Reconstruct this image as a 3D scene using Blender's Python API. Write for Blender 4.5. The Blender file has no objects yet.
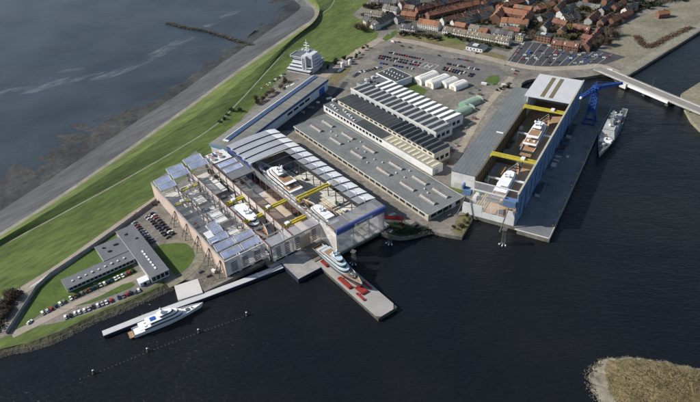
import bpy, math, random
from math import sin, cos, pi, radians, sqrt, atan2
from mathutils import Matrix, Vector
random.seed(7)
scene = bpy.context.scene
COL = scene.collection

# ------------------------------------------------------------------ camera
CAM_H = 300.0; FPX = 620.8; PITCH = radians(35.345); ROLL = radians(3.519)
_s, _c = sin(PITCH), cos(PITCH)
_fw = Vector((0, _c, -_s)); _r = Vector((1, 0, 0)); _d = Vector((0, -_s, -_c))
_r2 = _r * cos(ROLL) + _d * sin(ROLL); _d2 = _r * -sin(ROLL) + _d * cos(ROLL)
cam_data = bpy.data.cameras.new('camera'); cam = bpy.data.objects.new('camera', cam_data)
COL.objects.link(cam); scene.camera = cam
cam_data.sensor_width = 36; cam_data.lens = 36 * FPX / 700; cam_data.clip_start = 1; cam_data.clip_end = 30000
_up = -_d2; _bk = -_fw
cam.matrix_world = Matrix(((_r2.x, _up.x, _bk.x, 0), (_r2.y, _up.y, _bk.y, 0), (_r2.z, _up.z, _bk.z, CAM_H), (0, 0, 0, 1)))

# ------------------------------------------------------------------ light
SUN_EL = radians(34); SUN_DIR = Vector((-1, 0.10, 0)).normalized()      # horizontal direction towards the sun
world = bpy.data.worlds.new('World'); scene.world = world; world.use_nodes = True
wn = world.node_tree; bg = wn.nodes['Background']
sky = wn.nodes.new('ShaderNodeTexSky'); sky.sky_type = 'NISHITA'; sky.sun_disc = False
sky.sun_elevation = SUN_EL; sky.sun_rotation = atan2(SUN_DIR.x, SUN_DIR.y)
sky.altitude = 50; sky.air_density = 1.0; sky.dust_density = 1.2
wn.links.new(sky.outputs[0], bg.inputs[0]); bg.inputs[1].default_value = 0.085
sl = bpy.data.lights.new('sun', 'SUN'); sl.energy = 4.6; sl.angle = radians(0.5); sl.color = (1, .945, .86)
sun = bpy.data.objects.new('sun', sl); COL.objects.link(sun)
_to = Vector((SUN_DIR.x * cos(SUN_EL), SUN_DIR.y * cos(SUN_EL), sin(SUN_EL)))
sun.rotation_euler = _to.to_track_quat('Z', 'Y').to_euler(); sun.location = (0, 0, 500)
scene.view_settings.view_transform = 'Standard'; scene.view_settings.look = 'None'
scene.view_settings.exposure = 0.33; scene.view_settings.gamma = 1.0; scene.view_settings.use_curve_mapping = False
scene.cycles.transparent_max_bounces = 24; scene.cycles.max_bounces = 6

# ------------------------------------------------------------------ places
def G(px, py, z=0.0):
    """point at height z seen at photograph pixel (px, py)"""
    v = _r2 * (px - 350) + _d2 * (py - 201) + _fw * FPX
    t = (CAM_H - z) / -v.z
    return Vector((v.x * t, v.y * t, z))
YR = radians(35); Y0 = Vector((-91.42, 337.55, 0))
def YD(x, y, z=0.0):            # shipyard grid: x along the quay front, y away from the water
    return Y0 + Vector((x * cos(YR) - y * sin(YR), x * sin(YR) + y * cos(YR), z))
HR = radians(-31.2); H0 = Vector((126.23, 376.08, 0))
def HD(x, y, z=0.0):            # dry dock grid
    return H0 + Vector((x * cos(HR) - y * sin(HR), x * sin(HR) + y * cos(HR), z))
NR = radians(-31.75); N0 = Vector((-106.52, 495.57, 0))
def ND(x, y, z=0.0):            # long hangar grid
    return N0 + Vector((x * cos(NR) - y * sin(NR), x * sin(NR) + y * cos(NR), z))

# ------------------------------------------------------------------ mesh helper
class MB:
    def __init__(s): s.v = []; s.f = []
    def add(s, vs, fs):
        n = len(s.v); s.v += [tuple(v) for v in vs]; s.f += [tuple(i + n for i in f) for f in fs]; return s
    def box(s, x0, x1, y0, y1, z0, z1):
        return s.add([(x0,y0,z0),(x1,y0,z0),(x1,y1,z0),(x0,y1,z0),(x0,y0,z1),(x1,y0,z1),(x1,y1,z1),(x0,y1,z1)],
                     [(3,2,1,0),(4,5,6,7),(0,1,5,4),(1,2,6,5),(2,3,7,6),(3,0,4,7)])
    def hexa(s, b, t):          # bottom ring and top ring of four (ccw)
        return s.add(list(b) + list(t), [(3,2,1,0),(4,5,6,7),(0,1,5,4),(1,2,6,5),(2,3,7,6),(3,0,4,7)])
    def prism(s, poly, z0, z1): # ccw polygon of (x, y)
        n = len(poly); vs = [(p[0],p[1],z0) for p in poly] + [(p[0],p[1],z1) for p in poly]
        return s.add(vs, [tuple(range(n-1,-1,-1)), tuple(range(n,2*n))] + [(i,(i+1)%n,n+(i+1)%n,n+i) for i in range(n)])
    def sheet(s, pts): return s.add(pts, [tuple(range(len(pts)))])
    def side(s, prof, x0, x1):  # profile polygon of (y, z) swept along x
        n = len(prof); vs = [(x0,p[0],p[1]) for p in prof] + [(x1,p[0],p[1]) for p in prof]
        return s.add(vs, [tuple(range(n-1,-1,-1)), tuple(range(n,2*n))] + [(i,(i+1)%n,n+(i+1)%n,n+i) for i in range(n)])
    def front(s, prof, y0, y1): # profile polygon of (x, z) swept along y
        n = len(prof); vs = [(p[0],y0,p[1]) for p in prof] + [(p[0],y1,p[1]) for p in prof]
        return s.add(vs, [tuple(range(n)), tuple(range(2*n-1,n-1,-1))] + [((i+1)%n,i,n+i,n+(i+1)%n) for i in range(n)])
    def bar(s, p, q, r, r1=None, n=4):
        p = Vector(p); q = Vector(q); d = (q - p).normalized()
        u = d.cross(Vector((0,0,1)) if abs(d.z) < .95 else Vector((1,0,0))).normalized(); w = d.cross(u)
        r1 = r if r1 is None else r1; a0 = pi/4 if n == 4 else 0; k = 1.414 if n == 4 else 1
        vs = [p + (u*cos(a0+2*pi*i/n) + w*sin(a0+2*pi*i/n))*r*k for i in range(n)] + [q + (u*cos(a0+2*pi*i/n) + w*sin(a0+2*pi*i/n))*r1*k for i in range(n)]
        return s.add(vs, [tuple(range(n-1,-1,-1)), tuple(range(n,2*n))] + [(i,(i+1)%n,n+(i+1)%n,n+i) for i in range(n)])
    def loft(s, rings, cap0=True, cap1=True, closed=True):
        n = len(rings[0]); vs = [p for r in rings for p in r]; fs = []
        for k in range(len(rings)-1):
            for i in range(n if closed else n-1):
                j = (i+1) % n; fs.append((k*n+i, k*n+j, (k+1)*n+j, (k+1)*n+i))
        if cap0: fs.append(tuple(range(n-1,-1,-1)))
        if cap1: fs.append(tuple(range((len(rings)-1)*n, len(rings)*n)))
        return s.add(vs, fs)
    def ball(s, c, r, n=10, m=6, sz=1.0):
        rings = []
        for k in range(m+1):
            a = -pi/2 + pi*k/m; rr = max(r*cos(a), r*.02)
            rings.append([(c[0]+rr*cos(2*pi*i/n), c[1]+rr*sin(2*pi*i/n), c[2]+sz*r*sin(a)) for i in range(n)])
        return s.loft(rings)
    def mesh(s, name, smooth=False):
        m = bpy.data.meshes.new(name); m.from_pydata(s.v, [], s.f); m.update()
        if smooth: m.shade_smooth()
        return m
    def build(s, name, mat, parent=None, loc=(0,0,0), rz=0.0, smooth=False):
        return put(s.mesh(name, smooth), name, mat, parent, loc, rz)

def put(mesh, name, mat, parent=None, loc=(0,0,0), rz=0.0):
    if not mesh.materials: mesh.materials.append(mat)
    o = bpy.data.objects.new(name, mesh); COL.objects.link(o); o.location = loc; o.rotation_euler = (0, 0, rz)
    if parent is not None: o.parent = parent
    if mesh.materials[0] is not mat:
        o.material_slots[0].link = 'OBJECT'; o.material_slots[0].material = mat
    return o
def tag(o, label, cat, group=None, kind=None):
    if label: o['label'] = label
    if cat: o['category'] = cat
    if group: o['group'] = group
    if kind: o['kind'] = kind
    return o
def struct(o): o['kind'] = 'structure'; return o
def thing(name, label, cat, loc=(0,0,0), rz=0.0, group=None):
    o = bpy.data.objects.new(name, None); COL.objects.link(o); o.location = loc; o.rotation_euler = (0,0,rz); o.empty_display_size = .5
    return tag(o, label, cat, group)
def copy_tree(o, parent=None):
    c = o.copy(); COL.objects.link(c); c.parent = parent
    for ch in list(o.children): copy_tree(ch, c)
    return c
ORD = ['first','second','third','fourth','fifth','sixth','seventh','eighth','ninth','tenth','eleventh','twelfth','thirteenth','fourteenth','fifteenth','sixteenth','seventeenth','eighteenth','nineteenth','twentieth','twenty-first','twenty-second','twenty-third','twenty-fourth']

# ------------------------------------------------------------------ materials
def _n(nt, t, **kw):
    n = nt.nodes.new(t)
    for k, v in kw.items(): n.inputs[k].default_value = v
    return n
def mat(name, rgb, rough=.8, var=.25, scale=.25, fine=0.0, rgb2=None, metal=0.0, bump=0.0, bscale=3.0, rnd=0.0, coat=0.0, spec=.4,
        stretch=(1,1,1), rot=0.0, stripe=None, space='W', grid=None, patch=0.0, pscale=.02):
    """procedural surface: two-scale noise between tones, optional ribs (stripe = (period, axis angle, depth, colour drop)), per-object tone"""
    m = bpy.data.materials.new(name); m.use_nodes = True; nt = m.node_tree; L = nt.links.new; b = nt.nodes['Principled BSDF']
    b.inputs['Roughness'].default_value = rough; b.inputs['Metallic'].default_value = metal
    b.inputs['Specular IOR Level'].default_value = spec
    if coat: b.inputs['Coat Weight'].default_value = coat; b.inputs['Coat Roughness'].default_value = .08
    if space == 'W': co = nt.nodes.new('ShaderNodeNewGeometry').outputs['Position']
    else: co = nt.nodes.new('ShaderNodeTexCoord').outputs['Object']
    mp = nt.nodes.new('ShaderNodeMapping'); L(co, mp.inputs[0]); mp.vector_type = 'TEXTURE'; mp.inputs['Scale'].default_value = tuple(1/q for q in stretch); mp.inputs['Rotation'].default_value = (0,0,rot)
    n1 = _n(nt, 'ShaderNodeTexNoise', Scale=scale, Detail=6.0, Roughness=.62); L(mp.outputs[0], n1.inputs['Vector'])
    r1 = nt.nodes.new('ShaderNodeMapRange'); r1.inputs[1].default_value = .3; r1.inputs[2].default_value = .7; L(n1.outputs['Fac'], r1.inputs[0])
    c2 = rgb2 or tuple(x*(1-var) for x in rgb); c1 = rgb if rgb2 else tuple(min(1,x*(1+var*.6)) for x in rgb)
    mx = nt.nodes.new('ShaderNodeMix'); mx.data_type = 'RGBA'; L(r1.outputs[0], mx.inputs[0]); mx.inputs[6].default_value = (*c2,1); mx.inputs[7].default_value = (*c1,1)
    col = mx.outputs[2]
    def mul(col, fac):
        q = nt.nodes.new('ShaderNodeMix'); q.data_type = 'RGBA'; q.blend_type = 'MULTIPLY'; q.inputs[0].default_value = 1
        L(col, q.inputs[6]); L(fac, q.inputs[7]); return q.outputs[2]
    if fine:
        n2 = _n(nt, 'ShaderNodeTexNoise', Scale=scale*9, Detail=4.0, Roughness=.7); L(mp.outputs[0], n2.inputs['Vector'])
        r2 = nt.nodes.new('ShaderNodeMapRange'); r2.inputs[1].default_value = .3; r2.inputs[2].default_value = .7; r2.inputs[3].default_value = 1-fine; r2.inputs[4].default_value = 1+fine*.5
        L(n2.outputs['Fac'], r2.inputs[0]); col = mul(col, r2.outputs[0])
    if rnd:
        oi = nt.nodes.new('ShaderNodeObjectInfo'); r3 = nt.nodes.new('ShaderNodeMapRange'); r3.inputs[3].default_value = 1-rnd; r3.inputs[4].default_value = 1+rnd*.6
        L(oi.outputs['Random'], r3.inputs[0]); col = mul(col, r3.outputs[0])
    if grid:      # joints: (width, height, angle, darkening)
        gw, gh, ga, gd = grid
        m3 = nt.nodes.new('ShaderNodeMapping'); L(co, m3.inputs[0]); m3.inputs['Rotation'].default_value = (0,0,-ga)
        bk = _n(nt, 'ShaderNodeTexBrick', Scale=1.0); bk.offset = .0 if gd < .3 else .5
        for k_, v_ in (('Mortar Size',.09),('Mortar Smooth',.6),('Brick Width',gw),('Row Height',gh),('Bias',0.0)): bk.inputs[k_].default_value = v_
        bk.inputs['Color1'].default_value = (1,1,1,1); bk.inputs['Color2'].default_value = (.88,.88,.88,1); bk.inputs['Mortar'].default_value = (1-gd,)*3+(1,)
        L(m3.outputs[0], bk.inputs['Vector']); col = mul(col, bk.outputs['Color'])
    if patch:     # stains and repairs with edges of their own
        n5 = _n(nt, 'ShaderNodeTexNoise', Scale=pscale, Detail=8.0, Roughness=.7, Distortion=.8); L(mp.outputs[0], n5.inputs['Vector'])
        r5 = nt.nodes.new('ShaderNodeMapRange'); r5.inputs[1].default_value = .52; r5.inputs[2].default_value = .62; r5.inputs[3].default_value = 1; r5.inputs[4].default_value = 1-patch
        L(n5.outputs['Fac'], r5.inputs[0]); col = mul(col, r5.outputs[0])
    hgt = None
    if stripe:
        per, ang, depth, drop = stripe
        m2 = nt.nodes.new('ShaderNodeMapping'); L(co, m2.inputs[0]); m2.inputs['Rotation'].default_value = (0,0,-ang)
        w = _n(nt, 'ShaderNodeTexWave', Scale=2*pi/(20*per)); w.wave_profile = 'SIN'; w.bands_direction = 'X'; L(m2.outputs[0], w.inputs['Vector'])
        r4 = nt.nodes.new('ShaderNodeMapRange'); r4.inputs[3].default_value = 1-drop; L(w.outputs['Fac'], r4.inputs[0]); col = mul(col, r4.outputs[0])
        bp = _n(nt, 'ShaderNodeBump', Strength=1.0, Distance=depth); L(w.outputs['Fac'], bp.inputs['Height']); hgt = bp
    if bump:
        n3 = _n(nt, 'ShaderNodeTexNoise', Scale=bscale, Detail=4.0); L(mp.outputs[0], n3.inputs['Vector'])
        bp = _n(nt, 'ShaderNodeBump', Strength=1.0, Distance=bump); L(n3.outputs['Fac'], bp.inputs['Height'])
        if hgt: L(hgt.outputs[0], bp.inputs['Normal'])
        hgt = bp
    if hgt: L(hgt.outputs[0], b.inputs['Normal'])
    L(col, b.inputs['Base Color'])
    return m
def ghost(name, rgb, alpha, rough=.25, var=.2):
    """see-through sheet: part glossy film, part clear"""
    m = mat(name, rgb, rough, var, .15, spec=.5); nt = m.node_tree; L = nt.links.new
    out = nt.nodes['Material Output']; b = nt.nodes['Principled BSDF']
    t = nt.nodes.new('ShaderNodeBsdfTransparent'); mx = nt.nodes.new('ShaderNodeMixShader'); mx.inputs[0].default_value = alpha
    L(t.outputs[0], mx.inputs[1]); L(b.outputs[0], mx.inputs[2]); L(mx.outputs[0], out.inputs[0]); return m

M = dict(
 asphalt = mat('asphalt', (.15,.145,.14), .9, .3, .05, .25, patch=.2, pscale=.05),
 dark_asphalt = mat('dark_asphalt', (.055,.058,.065), .9, .3, .06, .25),
 yard = mat('yard', (.275,.252,.215), .92, .0, .03, .4, rgb2=(.15,.142,.128), grid=(9,9,YR,.18), patch=.3, pscale=.035),
 road = mat('road', (.33,.285,.235), .9, .2, .05, .2),
 sandy = mat('sandy', (.27,.245,.18), .95, 0, .03, .4, rgb2=(.15,.145,.10)),
 path = mat('path', (.25,.24,.19), .9, .3, .1, .3),
 concrete = mat('concrete', (.34,.335,.32), .85, .3, .08, .2, patch=.2, pscale=.1),
 pale_concrete = mat('pale_concrete', (.55,.55,.53), .8, .15, .06, .1),
 pier = mat('pier', (.20,.215,.225), .8, .3, .05, .25, grid=(6.2,12,HR,.25), patch=.3, pscale=.05),
 quay_wall = mat('quay_wall', (.09,.085,.075), .85, .5, .2, .3),
 revetment = mat('revetment', (.088,.094,.102), .85, .5, .03, .4, stretch=(1,.18,1), rot=radians(-41)),
 mud = mat('mud', (.075,.072,.066), .6, .0, .025, .55, rgb2=(.022,.023,.025), bump=.25, bscale=.3, patch=.45, pscale=.02),
 rock = mat('rock', (.09,.085,.075), .9, .5, .25, .4, bump=.6, bscale=.6),
 riprap = mat('riprap', (.17,.16,.13), .95, .6, .35, .5, bump=.8, bscale=.9),
 grass = mat('grass', (.135,.18,.042), .95, 0, .03, .5, rgb2=(.07,.112,.026), stretch=(1,.22,1), rot=radians(-41), patch=.22, pscale=.03),
 dike_grass = mat('dike_grass', (.15,.19,.048), .95, 0, .035, .5, rgb2=(.082,.122,.03), stretch=(1,.16,1), rot=radians(-41), patch=.2, pscale=.03),
 inner_grass_shaded = mat('inner_grass_shaded', (.11,.155,.036), .95, 0, .035, .5, rgb2=(.06,.098,.024), stretch=(1,.16,1), rot=radians(-41), patch=.25, pscale=.03),  # slope turned from the sun: its shade put into a darker dike grass
 lawn = mat('lawn', (.088,.14,.022), .95, 0, .06, .35, rgb2=(.055,.095,.02), patch=.2, pscale=.08),
 dry_grass = mat('dry_grass', (.225,.185,.09), .95, 0, .06, .5, rgb2=(.105,.095,.042)),
 scrub = mat('scrub', (.10,.075,.045), .95, .5, .2, .4),
 white = mat('white', (.74,.75,.76), .6, .12, .15, .06),
 white_wall = mat('white_wall', (.66,.67,.68), .75, .18, .12, .1),
 blue_wall = mat('blue_wall', (.185,.29,.46), .6, .2, .12, .15, stretch=(1,1,.2)),
 blue_mid = mat('blue_mid', (.11,.19,.33), .6, .2, .2, .15),
 blue_dark = mat('blue_dark', (.03,.07,.20), .5, .2, .2),
 blue_paint = mat('blue_paint', (.025,.085,.33), .55, .4, .3, .3),
 navy_wall = mat('navy_wall', (.035,.055,.17), .5, .3, .1, .2),
 fascia = mat('fascia', (.10,.14,.42), .4, .15, .1),
 teal = mat('teal', (.14,.27,.36), .5, .15, .1),
 grey_roof = mat('grey_roof', (.19,.203,.202), .9, .2, .06, .2, grid=(3.2,24,YR,.12), patch=.18, pscale=.05),
 roof_ribs = mat('roof_ribs', (.165,.182,.19), .8, .2, .04, .15, stripe=(3.4, HR, .05, .10), patch=.12, pscale=.04),
 felt = mat('felt', (.13,.145,.16), .9, .25, .08, .2, patch=.2, pscale=.08),
 charcoal = mat('charcoal', (.055,.063,.07), .85, .35, .12, .25),
 slate = mat('slate', (.065,.075,.082), .8, .3, .15, .3),
 vault = mat('vault', (.34,.36,.40), .5, .15, .08, .1, stripe=(1.6, YR, .05, .12)),
 glass_dark = mat('glass_dark', (.018,.022,.028), .12, .3, .3, spec=.8),
 sky_pane = ghost('sky_pane', (.50,.57,.78), .6, .2, .3),  # reflected sky put into the pale blue of the glass
 solar = mat('solar', (.05,.085,.16), .2, .25, .2, spec=.7),
 film = ghost('film', (.55,.57,.62), .32),
 film_wall = ghost('film_wall', (.78,.75,.73), .48, .5),
 film_clear = ghost('film_clear', (.5,.5,.52), .05),
 film_light = ghost('film_light', (.74,.76,.80), .13),
 film_haze = ghost('film_haze', (.80,.82,.85), .055),
 film_blue = ghost('film_blue', (.09,.13,.38), .82, .35),
 film_roof = ghost('film_roof', (.24,.25,.27), .58, .4),
 pink = mat('pink', (.50,.40,.35), .85, .2, .08, .15),
 brown_wall = mat('brown_wall', (.085,.045,.03), .85, .35, .1, .2),
 red_rust = mat('red_rust', (.17,.07,.05), .7, .3, .3, .2),
 red = mat('red', (.36,.03,.03), .6, .2, .2, .1),
 cradle_red = mat('cradle_red', (.27,.03,.02), .7, .25, .2, .2),
 dock_floor = mat('dock_floor', (.55,.37,.23), .9, 0, .05, .3, rgb2=(.32,.20,.12)),
 beige_floor = mat('beige_floor', (.56,.44,.34), .85, .2, .07, .15),
 grey_floor = mat('grey_floor', (.66,.65,.62), .75, .3, .07, .2),
 lattice_wall = mat('lattice_wall', (.16,.12,.06), .8, .4, .3, .3),
 yellow = mat('yellow', (.52,.44,.05), .6, .3, .4, .25),
 steel = mat('steel', (.11,.11,.11), .6, .4, .4, .2),
 black_steel = mat('black_steel', (.02,.02,.022), .6, .3, .4),
 brown_steel = mat('brown_steel', (.10,.06,.045), .7, .4, .3, .2),
 orange = mat('orange', (.55,.22,.06), .6, .2, .3),
 green_paint = mat('green_paint', (.10,.33,.14), .6, .2, .3),
 green_sheet = mat('green_sheet', (.24,.34,.285), .65, .2, .1, .1),
 tent = mat('tent', (.72,.72,.68), .7, .08, .2, .05),
 tent_win = mat('tent_win', (.40,.39,.33), .6, .1, .2),
 navy_grey = mat('navy_grey', (.40,.42,.43), .6, .25, .2, .2),
 deck_grey = mat('deck_grey', (.13,.14,.145), .8, .3, .3, .3),
 yacht_white = mat('yacht_white', (.80,.81,.82), .25, .05, .2, coat=.4),
 yacht_dark = mat('yacht_dark', (.028,.05,.055), .2, .15, .2, coat=.5),
 yacht_pale = mat('yacht_pale', (.48,.58,.64), .25, .08, .2, coat=.4),
 teak = mat('teak', (.33,.20,.11), .7, .2, .4, .15),
 pool = mat('pool', (.03,.10,.45), .2, .2, .4),
 antifoul = mat('antifoul', (.16,.03,.025), .7, .2, .3),
 container = mat('container', (.12,.16,.24), .7, .3, .2, .2),
 line_white = mat('line_white', (.62,.62,.60), .8, .15, .3, .2),
 bark = mat('bark', (.10,.075,.055), .95, .4, 1, .3),
 tyre = mat('tyre', (.02,.02,.02), .8, .2, .5),
)
# ================================================================== terrain
def water_mat(name, rgb, rough, bs, bd, rgb2):
    m = bpy.data.materials.new(name); m.use_nodes = True; nt = m.node_tree; L = nt.links.new; b = nt.nodes['Principled BSDF']
    b.inputs['Roughness'].default_value = rough; b.inputs['IOR'].default_value = 1.33
    co = nt.nodes.new('ShaderNodeNewGeometry').outputs['Position']
    n0 = _n(nt, 'ShaderNodeTexNoise', Scale=.012, Detail=5.0, Roughness=.6); L(co, n0.inputs['Vector'])
    r0 = nt.nodes.new('ShaderNodeMapRange'); r0.inputs[1].default_value = .35; r0.inputs[2].default_value = .65; L(n0.outputs['Fac'], r0.inputs[0])
    mx = nt.nodes.new('ShaderNodeMix'); mx.data_type = 'RGBA'; L(r0.outputs[0], mx.inputs[0]); mx.inputs[6].default_value = (*rgb,1); mx.inputs[7].default_value = (*rgb2,1)
    L(mx.outputs[2], b.inputs['Base Color'])
    mp = nt.nodes.new('ShaderNodeMapping'); L(co, mp.inputs[0]); mp.vector_type = 'TEXTURE'; mp.inputs['Rotation'].default_value = (0,0,-.15); mp.inputs['Scale'].default_value = (2.0,.9,1)
    n1 = _n(nt, 'ShaderNodeTexNoise', Scale=bs, Detail=5.0, Roughness=.6, Distortion=.4); L(mp.outputs[0], n1.inputs['Vector'])
    n2 = _n(nt, 'ShaderNodeTexNoise', Scale=bs*.22, Detail=3.0); L(mp.outputs[0], n2.inputs['Vector'])
    ad = nt.nodes.new('ShaderNodeMath'); ad.operation = 'ADD'; L(n1.outputs['Fac'], ad.inputs[0]); L(n2.outputs['Fac'], ad.inputs[1])
    bp = _n(nt, 'ShaderNodeBump', Strength=1.0, Distance=bd); L(ad.outputs[0], bp.inputs['Height']); L(bp.outputs[0], b.inputs['Normal'])
    n4 = _n(nt, 'ShaderNodeTexNoise', Scale=.006, Detail=4.0, Distortion=1.0); L(mp.outputs[0], n4.inputs['Vector'])   # wind patches
    r4 = nt.nodes.new('ShaderNodeMapRange'); r4.inputs[1].default_value = .35; r4.inputs[2].default_value = .65; r4.inputs[3].default_value = .45; r4.inputs[4].default_value = 1.15; L(n4.outputs['Fac'], r4.inputs[0]); L(r4.outputs[0], bp.inputs['Strength'])
    return m
M['harbour'] = water_mat('harbour', (.006,.008,.0105), .10, .5, .7, (.010,.0115,.012))
M['sea'] = water_mat('sea', (.026,.034,.043), .28, .5, .25, (.046,.058,.070))

def pts(pxs, z=0.0): return [G(p[0], p[1], z) for p in pxs]
def ccw(poly):
    a = sum(poly[i].x*poly[(i+1)%len(poly)].y - poly[(i+1)%len(poly)].x*poly[i].y for i in range(len(poly)))
    return poly if a > 0 else poly[::-1]
def sheet(name, pxs, z, m, kind='structure', raw=False, edge=0.0):
    p = list(pxs) if raw else pts(pxs, z)
    p = ccw([Vector((q.x, q.y, z)) for q in p])
    if edge: p = rag(p, edge)
    o = MB().sheet(p).build(name, m); o['kind'] = kind; return o
def rag(p, amp, step=7.0):
    rng = random.Random(len(p)*31+int(p[0].x)); out = []
    for i in range(len(p)):
        a, b = p[i], p[(i+1)%len(p)]; L = (b-a).length; n = max(1, int(L/step)); nn = Vector((-(b-a).y, (b-a).x, 0)).normalized() if L else Vector()
        for k in range(n):
            q = a.lerp(b, k/n)
            if k: q = q + nn*rng.uniform(-amp, amp)
            out.append(q)
    return out
def smooth_line(p, n=4):
    out = []
    for i in range(len(p)-1):
        a = p[max(i-1,0)]; b = p[i]; c = p[i+1]; d = p[min(i+2,len(p)-1)]
        for k in range(n):
            t = k/n; out.append(.5*((2*b)+(c-a)*t+(2*a-5*b+4*c-d)*t*t+(3*b-3*c+d-a)*t*t*t))
    out.append(p[-1]); return out
def ribbon_pts(line, w):
    L, R = [], []
    for i, p in enumerate(line):
        d = (line[min(i+1,len(line)-1)] - line[max(i-1,0)]); d.z = 0; d.normalize(); n = Vector((-d.y, d.x, 0))
        L.append(p + n*w/2); R.append(p - n*w/2)
    return L, R
def ribbon(name, pxs, w, z, m, kind='structure', raw=False):
    line = smooth_line(list(pxs) if raw else pts(pxs, z)); L, R = ribbon_pts(line, w); mb = MB()
    for i in range(len(line)-1): mb.add([R[i], R[i+1], L[i+1], L[i]], [(0,1,2,3)])
    o = mb.build(name, m); o['kind'] = kind; return o

# dike cross lines in photograph pixels with their heights
toe  = [(-90,268),(0,209),(60,170),(120,130),(177,93),(215,66),(250,42),(278,23),(291,14),(299,7),(293,0),(262,-25)]
pale = [(-90,289),(0,233),(60,195),(130,147),(199,98),(236,71),(272,46),(297,29),(312,19),(314,10),(304,1),(274,-25)]
pal2 = [(-88,291),(2,235),(62,197),(132,149),(201,100),(238,73),(274,48),(299,31),(316,20),(318,9),(308,0),(279,-27)]
cre1 = [(-90,296),(0,246),(62,213),(130,176),(208,130),(236,104),(262,76),(291,44),(310,25),(322,13),(332,4),(345,-25)]
inn  = [(-90,314),(0,270),(62,236),(130,197),(200,152),(241,113),(270,83),(298,52),(322,32),(335,20),(346,9),(360,-25)]
flat = [(-90,340),(0,298),(62,261),(130,213),(198,168),(243,117),(273,86),(301,55),(325,34),(338,22),(349,11),(363,-25)]
def line3(l, z): return smooth_line([G(p[0], p[1], z) for p in l], 5)
ridge = [(a[0]+(b[0]-a[0])*.36, a[1]+(b[1]-a[1])*.36) for a, b in zip(pal2, cre1)]
T, P1, P2, CR, C1, FL = line3(toe,-3.4), line3(pale,2.6), line3(pal2,2.9), line3(ridge,6.6), line3(cre1,3.4), line3(flat,.03)
_, C2 = ribbon_pts(C1, 3.2); C2 = [Vector((p.x,p.y,3.4)) for p in C2]
def strip(name, A, B, m, sub=1, bulge=0.0):
    mb = MB(); rows = []
    for k in range(sub+1):
        t = k/sub; rows.append([a.lerp(b, t) + Vector((0,0,bulge*sin(pi*t))) for a, b in zip(A, B)])
    n = len(A); vs = [p for r in rows for p in r]
    mb.add(vs, [(k*n+i, (k+1)*n+i, (k+1)*n+i+1, k*n+i+1) for k in range(sub) for i in range(n-1)])
    return struct(mb.build(name, m))
strip('dike_revetment', T, P1, M['revetment'], 2)
strip('dike_berm_path', P1, P2, M['path'])
strip('dike_outer_slope', P2, CR, M['dike_grass'], 4, .4)
strip('dike_inner_slope', CR, C1, M['inner_grass_shaded'], 4, .3)
strip('dike_path', C1, C2, M['path'])
strip('dike_foot_meadow', C2, FL, M['grass'], 4, -.5)

# water: one level, sea outside the dike and harbour inside
edge = [Vector((-900,-900,0))] + list(C1) + [C1[-1] + Vector((120,900,0)), C1[-1] + Vector((900,5000,0))]
out = [p + Vector((-6000,1500,0)) for p in edge]
mb = MB(); n = len(edge)
mb.add([Vector((p.x,p.y,-3)) for p in edge] + [Vector((p.x,p.y,-3)) for p in out], [(i+1, i, n+i, n+i+1)[::-1] for i in range(n-1)])
struct(mb.build('sea', M['sea']))
struct(MB().sheet([(-7000,-900,-3.12),(7000,-900,-3.12),(7000,6500,-3.12),(-7000,6500,-3.12)]).build('harbour_water', M['harbour']))

# land block with quay sides
top_shore = [(-80,385),(0,349),(30,342),(60,331),(95,314),(130,300),(165,284),(178,279)]
bot_shore = [(-80,397),(0,359),(30,352),(60,342),(95,324.5),(130,310),(165,294),(178,288)]
gp = pts(top_shore) + [YD(-20,12), YD(-20,-3), YD(29.5,-3), YD(29.5,-12), YD(38,-12), YD(38,-35), YD(57.5,-35), YD(57.5,-27), YD(76,-27), YD(76,-30.5), YD(118,-30.5)]
gp += pts([(381,233),(392,236.5),(400,237.5),(410,236.5),(420,234),(432,231),(445,234),(462,237),(473,218)])
gp += [HD(-44,-1), HD(3,-1), HD(3,-5), HD(27.8,-5), HD(27.5,205), HD(.8,205), HD(.8,219), HD(-44,219), HD(-44,207), HD(-60,207)]
gp += pts([(522,83),(526,80.5),(532,79),(546,78),(566,78.5),(586,77),(600,74.5),(610,74.5),(616,79),(620,80),(628,75.5),(660,56),(700,31),(760,-8)])
gp += [Vector((1300,1800,0)), Vector((2600,5200,0))] + [Vector((p.x,p.y,0)) for p in edge[::-1]][:-1] + [G(-90,330)]
gp = ccw([Vector((p.x,p.y,0)) for p in gp])
struct(MB().prism([(p.x,p.y) for p in gp], -6, 0).build('ground', M['yard']))
A = smooth_line(pts(top_shore, .05), 5); B = smooth_line(pts(bot_shore, -3.4), 5); C = [Vector((a.x,a.y,-6)) for a in A]
mb = MB(); rng = random.Random(5)
def rip(a, b, n, k, i): 
    p = a.lerp(b, k/n)
    return p + (Vector((rng.uniform(-.3,.3), rng.uniform(-.3,.3), rng.uniform(-.08,.08))) if 0 < k < n else Vector())
rows = []
for k in range(6):
    row = []
    for i in range(len(A)-1):
        for j in range(3):
            row.append(rip(A[i].lerp(A[i+1], j/3), B[i].lerp(B[i+1], j/3), 5, k, i))
    rows.append(row)
n = len(rows[0]); mb.add([p for r in rows for p in r], [(k*n+i, (k+1)*n+i, (k+1)*n+i+1, k*n+i+1) for k in range(5) for i in range(n-1)])
struct(mb.build('stone_bank', mat('bank_soil', (.105,.105,.05), .95, .5, .3, .4)))
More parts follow.
